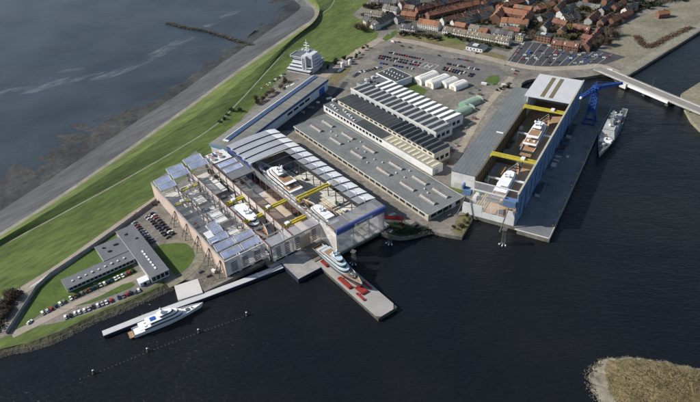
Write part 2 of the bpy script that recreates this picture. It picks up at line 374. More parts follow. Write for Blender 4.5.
def stones(name, label, picker, n, r0, r1, m, seed):
    rg = random.Random(seed); mb = MB()
    for _ in range(n):
        c = picker(rg); r = rg.uniform(r0, r1); a = rg.uniform(0,6.3); ca, sa = cos(a)*r, sin(a)*r
        j = lambda: rg.uniform(.65,1)
        mb.add([(c.x+ca*j()*x-sa*j()*y, c.y+sa*j()*x+ca*j()*y, c.z+r*z*j()) for x,y,z in ((-1,-.8,-.5),(1,-.7,-.5),(.9,.8,-.5),(-.9,.7,-.5),(-.6,-.5,.55),(.6,-.5,.6),(.5,.5,.5),(-.5,.5,.6))], [(4,5,6,7),(0,1,5,4),(1,2,6,5),(2,3,7,6),(3,0,4,7)])
    return tag(mb.build(name, m), label, 'stones', kind='stuff')
def pick_bank(rg):
    i = rg.randrange(len(A)-1); t_ = rg.random(); u = rg.random()
    return A[i].lerp(A[i+1],t_).lerp(B[i].lerp(B[i+1],t_), .5+.5*u) + Vector((0,0,.05))
stones('bank_stones', 'loose grey stones covering the bank below the office lane', pick_bank, 5000, .2, .6, M['riprap'], 14)

# tidal flat, groyne and foam
_fl = [(-90,225),(0,172),(22,152),(40,163),(62,152),(84,158),(104,132),(130,118),(160,97),(196,74),(225,54),(243,43),(262,34),(275,19),(271,3),(250,-20)]
rgf = random.Random(2); fo = line3([(-90,205),(0,150),(50,134),(96,116),(146,92),(184,70),(222,48),(246,33),(262,19),(266,11),(258,1),(235,-22)], -2.99)
rows = []
for k in range(7):
    rows.append([Vector((q.x,q.y,-3.25+.45*(k/6))) for q in [(a.lerp(b, k/6) + (Vector((rgf.uniform(-5,5), rgf.uniform(-5,5), 0)) if k < 4 else Vector()) + (b-a).normalized()*(8 if k == 6 else 0)) for a, b in zip(fo, T)]])
mb = MB(); n = len(fo); vs = [q + Vector((0,0,rgf.uniform(-.22,.3) if q.z < -2.85 else 0)) for r in rows for q in r]
mb.add(vs, [(k*n+i, (k+1)*n+i, (k+1)*n+i+1, k*n+i+1) for k in range(6) for i in range(n-1)])
struct(mb.build('tidal_flat', M['mud'], smooth=True))
def rock_pile(name, label, line, w, h, n, seed):
    rg = random.Random(seed); mb = MB(); seg = [(line[i+1]-line[i]).length for i in range(len(line)-1)]; tot = sum(seg)
    for _ in range(n):
        s = rg.uniform(0, tot); i = 0
        while s > seg[i] and i < len(seg)-1: s -= seg[i]; i += 1
        p = line[i].lerp(line[i+1], s/seg[i]); d = (line[i+1]-line[i]).normalized(); nn = Vector((-d.y,d.x,0)); q = rg.gauss(0,.42)
        c = p + nn*q*w/2; r = rg.uniform(.7,1.8); z = -3.2 + h*max(0,1-abs(q))
        mb.add([(c.x+r*sx*rg.uniform(.6,1), c.y+r*sy*rg.uniform(.6,1), z+r*sz*rg.uniform(.4,.8)) for sx,sy,sz in [(-1,-1,-1),(1,-1,-1),(1,1,-1),(-1,1,-1),(-.7,-.7,1),(.7,-.7,1),(.7,.7,1),(-.7,.7,1)]],
               [(3,2,1,0),(4,5,6,7),(0,1,5,4),(1,2,6,5),(2,3,7,6),(3,0,4,7)])
    return tag(mb.build(name, M['rock']), label, 'groyne')
rock_pile('rock_groyne', 'long dark boulder groyne running out from the dike into the sea', pts([(168,23),(185,28),(205,31),(228,38),(254,46)], -3), 9, 1.6, 900, 3)
fm = ghost('foam', (.62,.66,.68), .5, .8, .1); nt = fm.node_tree; L = nt.links.new
_co = nt.nodes.new('ShaderNodeNewGeometry').outputs['Position']; _mp = nt.nodes.new('ShaderNodeMapping'); _mp.inputs['Rotation'].default_value = (0,0,.75); _mp.vector_type = 'TEXTURE'; _mp.inputs['Scale'].default_value = (2.0,.7,1); L(_co, _mp.inputs[0])
_ns = _n(nt, 'ShaderNodeTexNoise', Scale=.045, Detail=9.0, Roughness=.75); L(_mp.outputs[0], _ns.inputs['Vector'])
_mr = nt.nodes.new('ShaderNodeMapRange'); _mr.inputs[1].default_value = .47; _mr.inputs[2].default_value = .85; _mr.inputs[3].default_value = 0; _mr.inputs[4].default_value = .34; L(_ns.outputs['Fac'], _mr.inputs[0])
for nd in nt.nodes:
    if nd.type == 'MIX_SHADER': L(_mr.outputs[0], nd.inputs[0])
for k, (pl, w) in enumerate([([(-60,110),(0,94),(40,88),(70,80),(110,74),(150,58),(190,36)], 22), ([(60,72),(72,70),(84,69)], 9), ([(205,27),(222,18),(240,10)], 12)]):
    struct(ribbon('foam_streak', pl, w, -2.94, fm))

# far bank under the bridge and the grassy spit
sheet_l = lambda name, px, m: struct(MB().prism([(p.x,p.y) for p in ccw(pts(px))], -6, 0).build(name, m))
sheet_l('east_quay', [(681,94),(700,82),(760,50),(820,160),(720,141),(700,129),(691,120),(685,109)], M['sandy'])
sp = rag(ccw(pts([(583,373),(584,386),(592,401),(600,420),(640,470),(800,470),(800,388),(700,368),(670,362),(640,357),(620,356),(600,358),(590,364)], -3.1)), 1.1, 2.2)
cen = sum(sp, Vector())/len(sp); rg = random.Random(9)
rings = [sp]
for t, z in [(.05,-2.2),(.09,-1.3),(.18,-.4),(.3,.1),(.45,.4),(.6,.5),(.8,.6)]:
    rings.append([p.lerp(cen, min(.9,(t+rg.uniform(-.008,.008))*(1+(1.6*max(0,1-(p.x-min(q.x for q in sp))/16) if t < .2 else 0))+(.1*max(0,1-(p.x-min(q.x for q in sp))/16) if .2 < t < .5 else 0))) + Vector((0,0,z+3.1+rg.uniform(-.25,.25))) for p in sp])
rings = [[Vector((p.x,p.y,p.z if k else -4)) for p in r] for k, r in enumerate(rings)]
struct(MB().loft(rings[:3], False, False).build('spit_shore', mat('spit_mud', (.22,.205,.16), .95, .5, .2, .4)))
stones('spit_stones', 'pale stones rimming the grassy spit', lambda rg: (lambda p, t_: Vector((p.x,p.y,-2.9)).lerp(Vector((cen.x,cen.y,-2.9)), t_) + Vector((0,0,t_*16)))((lambda i_, u_: sp[i_].lerp(sp[(i_+1)%len(sp)], u_))(rg.randrange(len(sp)), rg.random()), rg.uniform(.01,.09)) + Vector((rg.uniform(-.5,.5),rg.uniform(-.5,.5),-.25)), 3000, .15, .42, mat('spit_stone', (.13,.12,.095), .95, .5, .4, .4), 15)
struct(MB().loft([[p+Vector((0,0,.01)) for p in r] for r in rings[2:]], False, True).build('spit_meadow', mat('spit_grass', (.23,.18,.095), .95, 0, .09, .5, rgb2=(.115,.10,.045), patch=.4, pscale=.12)))
mb = MB()
for _ in range(9000):
    a = rg.choice(sp); t = rg.uniform(.03,.85)**.75; p = a.lerp(cen, t); z = -1.6+2.2*min(1,t/.35); r = rg.uniform(.2,.55); an = rg.uniform(0,6.3)
    p = p + Vector((rg.uniform(-1.5,1.5), rg.uniform(-1.5,1.5), 0))
    if t < .2: continue
    for q in range(3):
        a2 = an+q*2.1; mb.add([(p.x-cos(a2)*r, p.y-sin(a2)*r, z), (p.x+cos(a2)*r, p.y+sin(a2)*r, z), (p.x+cos(a2)*r*.3, p.y+sin(a2)*r*.3+rg.uniform(-.3,.3), z+r*rg.uniform(.3,.8)), ], [(0,1,2)])
tag(mb.build('rough_grass', mat('rough_grass', (.25,.19,.10), .95, 0, .1, .4, rgb2=(.13,.115,.05))), 'rough dry tufts of grass covering the spit by the harbour mouth', 'grass', kind='stuff')

# grounds, roads and lots
sheet('upper_lawn', [(300,56),(322,34),(347,10),(366,-15),(383,-15),(369,0),(352,15),(366,22),(378,33),(376,40),(336,62),(318,68)], .06, M['grass'], edge=.6)
ribbon('perimeter_road', [(-60,339),(0,307),(25,289),(60,267),(100,239),(130,218),(153,202),(166,192)], 9, .08, M['road'])
sheet('office_lawn', [(14,333),(36,291),(52,276),(88,250),(113,232),(131,262),(137,274),(71,299),(40,314),(24,326)], .05, M['lawn'], edge=.5)
ribbon('office_lane', [(12,335),(45,319),(75,304),(105,291),(135,277),(150,272)], 6.5, .09, M['road'])
sheet('lane_island', [(72,307),(100,296),(122,284.5),(131,282),(135,284),(132,287),(115,294),(90,303)], .12, M['lawn'], edge=.3)
sheet('bank_grass', [(-40,357),(5,336),(30,328),(64,321),(90,313),(112,305),(142,293),(164,280),(165,283.5),(130,299.5),(95,313.5),(60,330.5),(30,341.5),(0,348.5),(-40,367)], .05, M['grass'], edge=.4)
sheet('round_lawn', [(162,244),(178,241),(187,244),(193,249),(195,256),(191,264),(184,271),(176,276),(164,262),(152,249)], .06, M['lawn'], edge=.3)
ribbon('curved_path', [(168,286),(180,280),(193,270),(200,260),(196,248),(186,241),(166,242)], 5, .1, M['sandy'])
sheet('rubble_lot', [(190,282),(204,262),(212,264),(226,279),(203,288)], .04, M['riprap'], edge=.6)
sheet('visitor_lot', [(372,60),(388,47.5),(430,54.5),(500,67),(505,76),(496,85),(468,81),(430,75),(395,68.5)], .05, M['asphalt'])
ribbon('harbour_road', [(322,77),(336,66),(352,56),(372,44),(384,39),(410,41.5),(440,48),(470,54),(510,63.5),(540,68.5),(580,67.5),(600,66),(618,73)], 12, .07, M['road'])
sheet('road_verge', [(396,34),(440,39),(475,46.5),(508,57),(503,60),(470,52),(440,45.5),(410,39),(396,38)], .05, M['dry_grass'], edge=.6)
sheet('verge_lawn', [(405,31),(440,35),(462,41),(468,45),(440,40),(405,35)], .09, M['grass'], edge=.6)
sheet('tent_lawn', [(398,87),(404,75),(421,78),(417,85),(428,90),(421,98)], .05, M['lawn'], edge=.4)
sheet('corner_lawn', [(484,82),(489,76),(499,75),(500,80),(496,84.5)], .08, M['lawn'], edge=.3)
sheet('junction_island', [(382,39),(388,33.5),(396,30),(398,32),(392,38),(386,41)], .14, M['lawn'])
sheet('market_lot', [(523,41),(504,65.5),(560,70.5),(600,66),(626,57),(598,49.5),(560,45.5)], .06, M['dark_asphalt'])
sheet('waste_field', [(602,57),(612,40),(625,25),(650,13),(675,5),(720,-10),(765,-15),(700,26),(660,47),(632,66),(626,65)], .05, M['sandy'], edge=1)
ribbon('field_quay_road', [(618,76),(635,66),(665,48),(705,23),(760,-10)], 10, .09, M['path'])
sheet('hangar_forecourt', [(247,135),(290,112),(322,92),(332,96),(345,104),(330,112),(300,122),(292,130)], .05, M['dark_asphalt'])  # dark asphalt, with the shadow beside the hangar painted into its tone
sheet('dock_forecourt', [(446,172),(466,150),(478,118),(500,96),(516,84),(508,80),(480,88),(466,112),(452,140),(440,165)], .05, M['yard'])
sheet('slip_bank', [(384,222),(400,222),(426,231),(418,234),(400,237),(386,233)], .05, mat('shaded_verge', (.055,.075,.03), .95, .4, .1, .4), edge=.4)  # dark green takes in the bank's shade as well as its bushes
sheet('jetty_grass', [(452,231),(462,236),(472,219),(466,214),(458,216)], .05, M['dry_grass'], edge=.3)
sheet('annex_grass', [(449,186),(451,190),(466,195),(468,191)], .05, M['grass'])
# painted lot lines and the landing-pad letter
mb = MB()
def mark(a, b, w=.35): 
    L_, R_ = ribbon_pts([a, b], w); mb.add([R_[0], R_[1], L_[1], L_[0]], [(0,1,2,3)])
for k in range(11):
    t = k/10; a = G(525,41.5,.1).lerp(G(612,54,.1), t); b = G(507,65,.1).lerp(G(594,66,.1), t); mark(a, b, .3)
struct(mb.build('lot_lines', M['line_white']))
mb = MB(); c = G(428.5,66.2,.1); ex = (G(433,67.3,.1)-c).normalized(); ey = Vector((-ex.y,ex.x,0))
for s in (-1,1): mark(c+ex*3*s-ey*5, c+ex*3*s+ey*5, 1.2)
mark(c-ex*3, c+ex*3, 1.2)
for s in (-1,1):
    mark(c+ex*9*s-ey*8, c+ex*9*s+ey*8, .5); mark(c-ex*9+ey*8*s, c+ex*9+ey*8*s, .5)
struct(mb.build('landing_pad_marking', M['line_white']))
# ================================================================== shipyard buildings
def windows(parent, n, fn, m=None, name='window'):
    for k in range(n):
        b = fn(k); MB().box(*b).build(name, m or M['glass_dark'], parent)
def walls(mb, x0, x1, y0, y1, z0, z1): return mb.box(x0, x1, y0, y1, z0, z1)

# --- long low workshop with twelve barrel skylights
t = thing('workshop', 'long low workshop with flat grey roof carrying two rows of barrel skylights', 'building', YD(154,-45.2), YR)
W_, D_, Z_ = 37.5, 193.5, 6.4
MB().box(0, W_, 0, D_, -.2, Z_-.5).build('wall', mat('cream_wall', (.40,.37,.30), .8, .2, .1, .1), t)
rf = MB().box(-.7, W_+.7, -.7, D_+.7, Z_-.49, Z_).build('roof', M['grey_roof'], t)
ed = MB().box(-.95, -.72, -.95, D_+.95, Z_-.7, Z_+.25).box(W_+.72, W_+.95, -.95, D_+.95, Z_-.7, Z_+.25).box(-.72, W_+.72, -.95, -.72, Z_-.7, Z_+.25).box(-.72, W_+.72, D_+.72, D_+.95, Z_-.7, Z_+.25)
ed.build('roof_edge', M['pale_concrete'], t)
sk = MB(); R = 1.9
sk.loft([[(R*cos(pi*i/8), y, .25+.75*R*sin(pi*i/8)) for i in range(9)] for y in (-8.5, 8.5)], True, True)
kerb = MB().box(-2.6, 2.6, -8.8, 8.8, 0, .4).mesh('skylight')
sk_m = sk.mesh('skylight_dome'); band = MB().loft([[(R*1.03*cos(pi*i/8), y, .27+.77*R*sin(pi*i/8)) for i in range(3,7)] for y in (-7.6, 7.6)], False, False, False).mesh('skylight_pane')
pale_dome = mat('pale_dome', (.27,.275,.265), .5, .3, .4, .2); rusty = mat('rusty_pane', (.19,.17,.165), .5, .5, .3, .3)
for x in (14, 28):
    for y in (175, 142, 109, 71, 40, 15):
        s = put(kerb, 'skylight', M['concrete'], t, (x, y, Z_)); put(sk_m, 'skylight_dome', pale_dome, s, (0,0,.01)); put(band, 'skylight_pane', rusty, s, (0,0,.02))
dm = MB().ball((0,0,.35), .95, 8, 4).mesh('roof_vent', True)
for x, y in [(21,160),(20,150),(22,133),(20,118),(22,108),(20,92),(22,83),(20,62),(21,52),(22,28),(20,22),(30,125),(12,92),(31,57)]:
    put(dm, 'roof_vent', M['pale_concrete'], t, (x, y, Z_))
for k in range(24): MB().box(-.06, .1, 4+k*7.9, 10.4+k*7.9, 2.2, 4.6).build('window', M['glass_dark'], t)
for k in range(5): MB().box(3+k*6.6, 8.6+k*6.6, -.07, .1, 1.8, 4.9).build('window', M['glass_dark'], t)
MB().box(25.5, 30, -.09, .05, 0, 4.8).build('door', M['white'], t)
for k in range(20): MB().box(W_-.1, W_+.06, 6+k*9.2, 11+k*9.2, 2, 4.2).build('window', M['glass_dark'], t)

# --- white two-level works hall
t = thing('works_hall', 'white factory hall with dark ribbed roof and lower lean-to with pale roof strips', 'building', YD(201.5,0), YR)
MB().box(12.5, 32, 12, 157, -.2, 12).build('wall', mat('ivory_wall', (.52,.49,.41), .8, .18, .1, .1), t)
MB().box(0, 12.45, .5, 166, -.2, 7.2).build('lean_to_wall', M['white_wall'], t)
MB().box(12.2, 32.4, 77, 157.4, 12.01, 12.5).build('roof', mat('ribbed_charcoal', (.052,.06,.067), .8, .3, .1, .2, stripe=(6, YR+pi/2, .1, .3)), t)
for k in range(9):
    y = 12.2 + k*7.2
    MB().side([(y,12.02),(y+7.1,12.02),(y+2.6,14.2)], 12.3, 32.3).build('roof_ridge', M['slate'], t)
MB().box(-.25, 12.4, 70, 112, 7.22, 7.6).build('dark_roof', M['charcoal'], t)
MB().box(-.25, 12.4, 0, 69.9, 7.22, 7.55).build('pale_roof', mat('tan_roof', (.30,.29,.23), .85, .2, .1, .1), t)
MB().box(-.25, 12.4, 112.1, 166.3, 7.22, 7.5).build('grey_roof', M['felt'], t)
for k in range(11): MB().box(1.6, 10.4, 2+k*6.2, 4.6+k*6.2, 7.56, 7.85).build('roof_strip', mat('strip_cream', (.60,.57,.44), .7, .1, .3) if k == 0 else bpy.data.materials['strip_cream'], t)
for k in range(20): MB().box(12.36, 12.6, 15+k*7, 19.2+k*7, 9.2, 11).build('window', M['glass_dark'], t)
for k in range(18): MB().box(-.08, .1, 70+k*5.2, 73.6+k*5.2, 3, 5.6).build('window', M['glass_dark'], t)
for k in range(10):
    y = 116+k*4.7; MB().box(2+(k*37%6), 4+(k*37%6), y, y+2, 7.5, 8.4+(k%3)*.5).build('roof_unit', M['pale_concrete'], t)
for k in range(3): MB().box(14.5+k*6, 18.5+k*6, 11.9, 12.1, 3, 6.5).build('window', M['glass_dark'], t)
MB().box(3, 7, .42, .6, 0, 4.6).build('door', M['concrete'], t)

# --- two parallel sawtooth halls
def saw_hall(name, label, x0, y0, w, teeth, pitch, z, roofm, glassm, gl, hh=1.4):
    t = thing(name, label, 'building', YD(x0,y0), YR); d = teeth*pitch
    MB().box(0, w, 0, d, -.2, z).build('wall', mat(name+'_wall', (.40,.44,.49), .75, .18, .1, .1), t)
    MB().box(-.3, 0, -.3, d+.3, z-1.2, z+.9).build('gutter_wall', M['pale_concrete'] if gl > 2.6 else M['concrete'], t)
    for k in range(teeth):
        y = k*pitch
        o = MB().side([(y+gl,z+.02),(y+pitch-.1,z+.02),(y+gl+.2,z+hh)], .1, w-.1).build('roof_panel', roofm, t)
        MB().side([(y+.15,z+.02),(y+gl-.02,z+.02),(y+gl+.15,z+hh-.1)], .5, w-.5).build('roof_glazing', glassm, t)
    for k in range(int(d/9)): MB().box(-.37, -.2, 3+k*9, 8+k*9, 3.2, 6.5).build('window', M['glass_dark'], t)
    for k in range(int(w/6)): MB().box(1.5+k*6, 5.5+k*6, -.07, .1, 3.2, 6.8).build('window', M['glass_dark'], t)
    return t
saw_hall('sawtooth_hall', 'grey sawtooth hall with dark glazed roof bands beside the works hall', 244, 41, 21.4, 15, 8.9, 9.6, mat('saw_grey', (.29,.30,.305), .7, .2, .1, .1), mat('saw_glass', (.075,.085,.095), .5, .3, .2), 3.6)
saw_hall('sawtooth_hall', 'grey sawtooth hall with bright white roof bands facing the tents', 266, 49, 22, 13, 8.7, 9.6, M['white'], mat('saw_dark', (.13,.14,.15), .5, .3, .2), 2.6, 1.2)

# --- white hall with domed skylights, and the plant roof beside it
t = thing('skylight_hall', 'white flat hall with dark roof dotted with two rows of small skylights', 'building', YD(292,156), YR)
MB().box(0, 24, 0, 34, -.2, 7.4).build('wall', M['white_wall'], t); MB().box(-.3, 24.3, -.3, 34.3, 7.41, 7.8).build('roof_edge', M['white'], t)
MB().box(.6, 23.4, .6, 33.4, 7.81, 7.95).build('roof', M['charcoal'], t)
dm2 = MB().box(-.9,.9,-.9,.9,0,.5).ball((0,0,.5), .9, 8, 4).mesh('skylight')
for i in range(2):
    for j in range(6): put(dm2, 'skylight', M['pale_concrete'], t, (8+i*7, 5+j*4.8, 7.95))
for k in range(5): MB().box(24.02, 24.1, 3+k*6, 6.6+k*6, 2.5, 5.5).build('window', M['glass_dark'], t)
t = thing('plant_building', 'flat dark plant building crowded with roof ducts behind the sawtooth halls', 'building', YD(262,164), YR)
MB().box(0, 29, 0, 24, -.2, 6.5).build('wall', M['concrete'], t); MB().box(-.2, 29.2, -.2, 24.2, 6.51, 6.8).build('roof', M['felt'], t)
rg = random.Random(4)
for k in range(16):
    x, y = rg.uniform(2,25), rg.uniform(2,20); MB().box(x, x+rg.uniform(1,3.5), y, y+rg.uniform(1,3), 6.8, 7.6+rg.random()*1.6).build('roof_duct', M['pale_concrete'] if k % 2 else M['steel'], t)

# --- storage tents
def tent(i, px, py, l, w, h, label):
    c = G(px, py); t = thing('storage_tent', label, 'tent', c, YR, 'white storage tents by the visitor lot')
    prof = [(-w/2,0)] + [(-w/2*cos(a), h*.55+h*.45*sin(a)) for a in [pi*k/8 for k in range(9)]] + [(w/2,0)]
    MB().side(prof[::-1][::-1], -l/2, l/2).build('cover', M['tent'], t)
    MB().loft([[(x, -w*.17*cos(a)*1.5, h*.55+h*.46*sin(a)) for a in [pi*(.34+.32*k/4) for k in range(5)]] for x in (-l*.36, l*.36)], False, False, False).build('roof_light', M['tent_win'], t)
    MB().box(-l/2-.06, -l/2+.02, -w*.22, w*.22, 0, h*.62).build('door', M['tent_win'], t)
for a in [(0,426.5,80.5,27,13,8,'large white storage tent nearest the lawn, first of four'),(1,438,84,27,13.5,8,'large white storage tent, second of the row of four'),
          (2,449.3,84.3,19,11,6.2,'small white storage tent, third of the row of four'),(3,458.5,87.3,19,11,6.2,'small white storage tent at the right end of the row of four')]: tent(*a)
# --- green arched sheds
for px, py, lb in [(461,113.5,'pale green arched shed, the nearer one behind the white sawtooth hall'),(469.5,104.5,'pale green arched shed, the farther one next to a white box')]:
    t = thing('arched_shed', lb, 'shed', G(px,py), YR, 'green arched sheds'); w, h, l = 11, 5.4, 21
    MB().side([(-w/2,0)] + [(-w/2*cos(pi*k/10), 2.4+(h-2.4)*sin(pi*k/10)) for k in range(11)] + [(w/2,0)], -l/2, l/2).build('shell', M['green_sheet'], t)
    for k in range(6): MB().side([(-w/2*1.01*cos(pi*j/10), 2.42+(h-2.4)*1.02*sin(pi*j/10)) for j in range(11)], -l/2+1+k*4.8, -l/2+1.5+k*4.8).build('rib', mat('shed_rib', (.27,.37,.31), .6, .1, .3) if 'shed_rib' not in bpy.data.materials else bpy.data.materials['shed_rib'], t)
    MB().box(-l/2-.05, -l/2+.02, -2.5, 2.5, 0, 4).build('door', M['green_paint'], t)
t = thing('site_cabin', 'small white site cabin behind the green sheds', 'cabin', G(476,101.5), YR); MB().box(-3,3,-2,2,0,2.8).build('body', M['white'], t); MB().box(-3.2,3.2,-2.2,2.2,2.81,3).build('roof', M['pale_concrete'], t)

# --- long hangar with blue skylight strip
t = thing('long_hangar', 'long hangar with grey roof, blue skylight strip and pale blue side wall', 'building', ND(0,0), NR)
Zh = 12.6
MB().hexa([(-27.5,3.5,-.2),(-.6,3.5,-.2),(-.6,171,-.2),(-27.5,171,-.2)], [(-27.5,3.5,Zh-1.2),(-.6,3.5,Zh-1.2),(-.6,171,Zh-1.2),(-27.5,171,Zh-1.2)]).build('wall', mat('pale_blue_wall', (.52,.58,.64), .7, .15, .1, .1), t)
rf = MB().front([(-28.2,Zh-1.19),(.2,Zh-1.19),(.2,Zh),(-15,Zh+.9),(-28.2,Zh)], 3, 171.5).build('roof', mat('hangar_roof', (.22,.225,.21), .85, .25, .06, .2, stripe=(8, NR+pi/2, .02, .12)), t)
for k in range(20):
    y = 14+k*7.85
    MB().hexa([(-18.2,y,Zh+.75),(-12.6,y,Zh+.8),(-12.6,y+7.6,Zh+.8),(-18.2,y+7.6,Zh+.75)], [(-18.2,y,Zh+1.2),(-12.6,y,Zh+1.35),(-12.6,y+7.6,Zh+1.35),(-18.2,y+7.6,Zh+1.2)]).build('skylight_pane', M['solar'], t)
MB().box(-19, -18.25, 13, 172, Zh+.6, Zh+1.4).box(-19, -12.6, 11.5, 13.9, Zh+.5, Zh+1.3).build('skylight_frame', M['white'], t)
MB().box(.22, .6, 2.6, 171.8, Zh-2.6, Zh-.1).build('fascia', M['blue_dark'], t)
MB().box(-28.4, .2, 2.4, 2.95, Zh-2.2, Zh+.2).build('end_fascia', M['teal'], t)
for k in range(4): MB().box(-.62, -.5, 92+k*11, 101+k*11, 4.5, 7).build('window', M['glass_dark'], t)
for y in (46, 153): MB().box(-.64, -.45, y, y+11, 0, 7.5).build('door', mat('door_blue', (.03,.10,.40), .5, .2, .2) if y == 46 else bpy.data.materials['door_blue'], t)
# --- rooftop cooler block between hangar and hall
t = thing('cooler_house', 'brown brick cooler house with four round fans on its white roof', 'building', YD(54.5,127), YR)
MB().box(0, 20, 0, 20, -.2, 12).build('wall', M['brown_wall'], t); MB().box(-.3, 20.3, -.3, 20.3, 12.01, 12.5).build('roof', M['white_wall'], t)
for x, y in [(4.5,15),(4.5,8.5),(12,15),(12,8.5)]:
    f = MB().bar((x,y,12.5), (x,y,14.3), 2.5, 2.3, 14).build('fan', M['white'], t); MB().bar((x,y,14.31), (x,y,14.36), 1.9, 1.9, 14).build('fan_grille', M['teak'], f)
MB().box(8, 9, 10.5, 17.5, 12.5, 14.2).build('duct', M['navy_wall'], t)

# --- harbour control tower
t = thing('control_tower', 'white stepped harbour control building with flat roofs and a white mast', 'building', ND(-56,211), NR)
wt = mat('tower_white', (.54,.56,.60), .6, .1, .2, .06)
def storey(x0,x1,y0,y1,z0,h,bandz=(.35,.75)):
    o = MB().box(x0,x1,y0,y1,z0,z0+h).build('storey', wt, t)
    MB().box(x0-.08,x1+.08,y0-.08,y1+.08,z0+h*bandz[0],z0+h*bandz[1]).build('window_band', M['glass_dark'], o)
    MB().box(x0-.5,x1+.5,y0-.5,y1+.5,z0+h+.01,z0+h+.4).build('roof_slab', wt, o)
storey(-17,15,-15,14,-.1,3.4); storey(-14.5,16,-12.5,15,3.8,3.0); storey(-12.5,15,-10,16,7.2,2.6,(.3,.75))
def slab(nm,x0,x1,y0,y1,z0,z1,m=None): return MB().box(x0,x1,y0,y1,z0,z1).build(nm, m or wt, t)
slab('main_block',-12,3,-9,16,10.2,17.5); slab('main_block_band',-12.08,3.05,-9.08,16.1,13.2,14.6,M['glass_dark'])
slab('main_roof',-13.5,4,-10.5,17,17.51,18); slab('top_roof',-12.8,3.4,-9.8,16.3,18.01,18.2,M['felt']); slab('parapet_fin',-14.2,-13.51,-10.5,4,16.2,19.2)
slab('stair_shaft',3.6,9.4,-13,-1,-.1,21); slab('lift_shaft',10.4,16.6,-10,4,-.1,22.5); slab('link_block',9.41,10.39,-6,2,-.1,19,M['glass_dark'])
for x, y in ((5,-13.06),(7,-13.06),(12,-10.06),(14.4,-10.06)): slab('shaft_window',x,x+1,y,y+.1,2,18.5,M['glass_dark'])
for z in (5,9,13,17): slab('balcony',16.61,20,-8,6,z,z+.9)
MB().bar((1,4,18), (1,4,35), .8, .3, 8).bar((-3,4,27.5), (5,4,27.5), .35).bar((-1.5,4,24.5), (3.5,4,24.5), .3).build('mast', M['white'], t)
MB().box(-1.2,3.2,3.7,4.3,30.2,30.8).build('radar_bar', M['white'], t)
for k in range(3): MB().box(-10+k*4,-7.5+k*4,8,11,18.2,19.6).build('roof_unit', M['pale_concrete'], t)

# --- offices by the dike
t = thing('office_building', 'low office complex with flat slate-grey roofs and ribbon windows inside the perimeter wall', 'building', YD(-45.6,29.6), YR)
of_r = mat('office_roof', (.14,.15,.165), .9, .2, .08, .15); of_w = mat('office_wall', (.48,.52,.56), .7, .15, .2, .05)
def block(x0,x1,y0,y1,z,nm):
    w = MB().box(x0,x1,y0,y1,-.2,z-.4).build(nm+'_wall', of_w, t)
    MB().box(x0-.5,x1+.5,y0-.5,y1+.5,z-.39,z).build(nm+'_roof', of_r, t)
    MB().box(x0-.55,x1+.55,y0-.58,y0-.51,z-.6,z+.12).box(x0-.58,x0-.51,y0-.5,y1+.5,z-.6,z+.12).build('parapet', M['pale_concrete'], t)
block(0,13.4,0,69.5,6,'wing'); block(-51,-.6,30.5,42,4.2,'front'); block(-19.5,-.6,42.6,63,4.6,'rear')
for k in range(14): MB().box(-.08,.06,2+k*2.1 if k<13 else 29.2,3.7+k*2.1 if k<13 else 30,2.6,4.6).build('window', M['glass_dark'], t)
for k in range(30): MB().box(13.35,13.48,2+k*2.2,3.8+k*2.2,2.4,4.7).build('window', M['glass_dark'], t)
for k in range(4): MB().box(.8+k*3.2,3.4+k*3.2,-.08,.06,1.2,4.8).build('window', M['glass_dark'], t)
for k in range(16): MB().box(-49.5+k*3,-47+k*3,30.42,30.56,1.3,3.3).build('window', M['glass_dark'], t)
for k in range(6): MB().box(-18.5+k*3,-16+k*3,63-.05,63.08,1.3,3.5).build('window', M['glass_dark'], t)
rg = random.Random(8)
for k in range(9): MB().box(-46+k*4.8,-44.6+k*4.8,34.6,36.2,4.2,4.8+rg.random()*.4).build('skylight', M['pale_concrete'], t)
for k in range(7): MB().box(6,7.2,6+k*4,8.6+k*4,6,6.5).build('skylight', M['white'], t)
for x, y, a, b in [(-14,50,2,2),(-8,55,3,2),(-16,57,1.5,1.5),(3,60,2,3),(8,50,1.5,2)]: MB().box(x,x+a,y,y+b,4.6 if x<0 else 6,5.9 if x<0 else 7).build('roof_unit', M['felt'], t)
t = thing('site_cabin', 'small pale blue flat-roofed cabin at the end of the office wing', 'cabin', G(144,282.5), YR)
MB().box(-3.5,3.5,-3,3,0,3).build('body', mat('pale_blue', (.50,.58,.63), .6, .1, .3), t); MB().box(-3.7,3.7,-3.2,3.2,3.01,3.2).build('roof', M['white'], t); MB().box(-1,1,-3.05,-2.9,0,2.2).build('door', M['glass_dark'], t)
# --- perimeter wall, panel by panel
t = thing('perimeter_wall', 'grey concrete panel wall between the dike road and the office grounds', 'wall')
ln = pts([(7,334),(37,288.5),(51,275.5),(90,249.5),(118,229.5),(140,213.5),(157,201)])
wm = mat('panel_wall', (.30,.30,.29), .85, .3, .2, .2)
for i in range(len(ln)-1):
    a, b = ln[i], ln[i+1]; L_ = (b-a).length; n_ = max(1, round(L_/5)); dv = (b-a)/n_; an = atan2(dv.y, dv.x)
    pm = MB().box(.12, dv.length-.12, -.12, .12, 0, 2.8).mesh('wall_panel'); po = MB().box(-.2,.2,-.2,.2,0,3.0).mesh('post')
    for k in range(n_):
        put(pm, 'wall_panel', wm, t, a+dv*k, an); put(po, 'post', M['concrete'], t, a+dv*k, an)
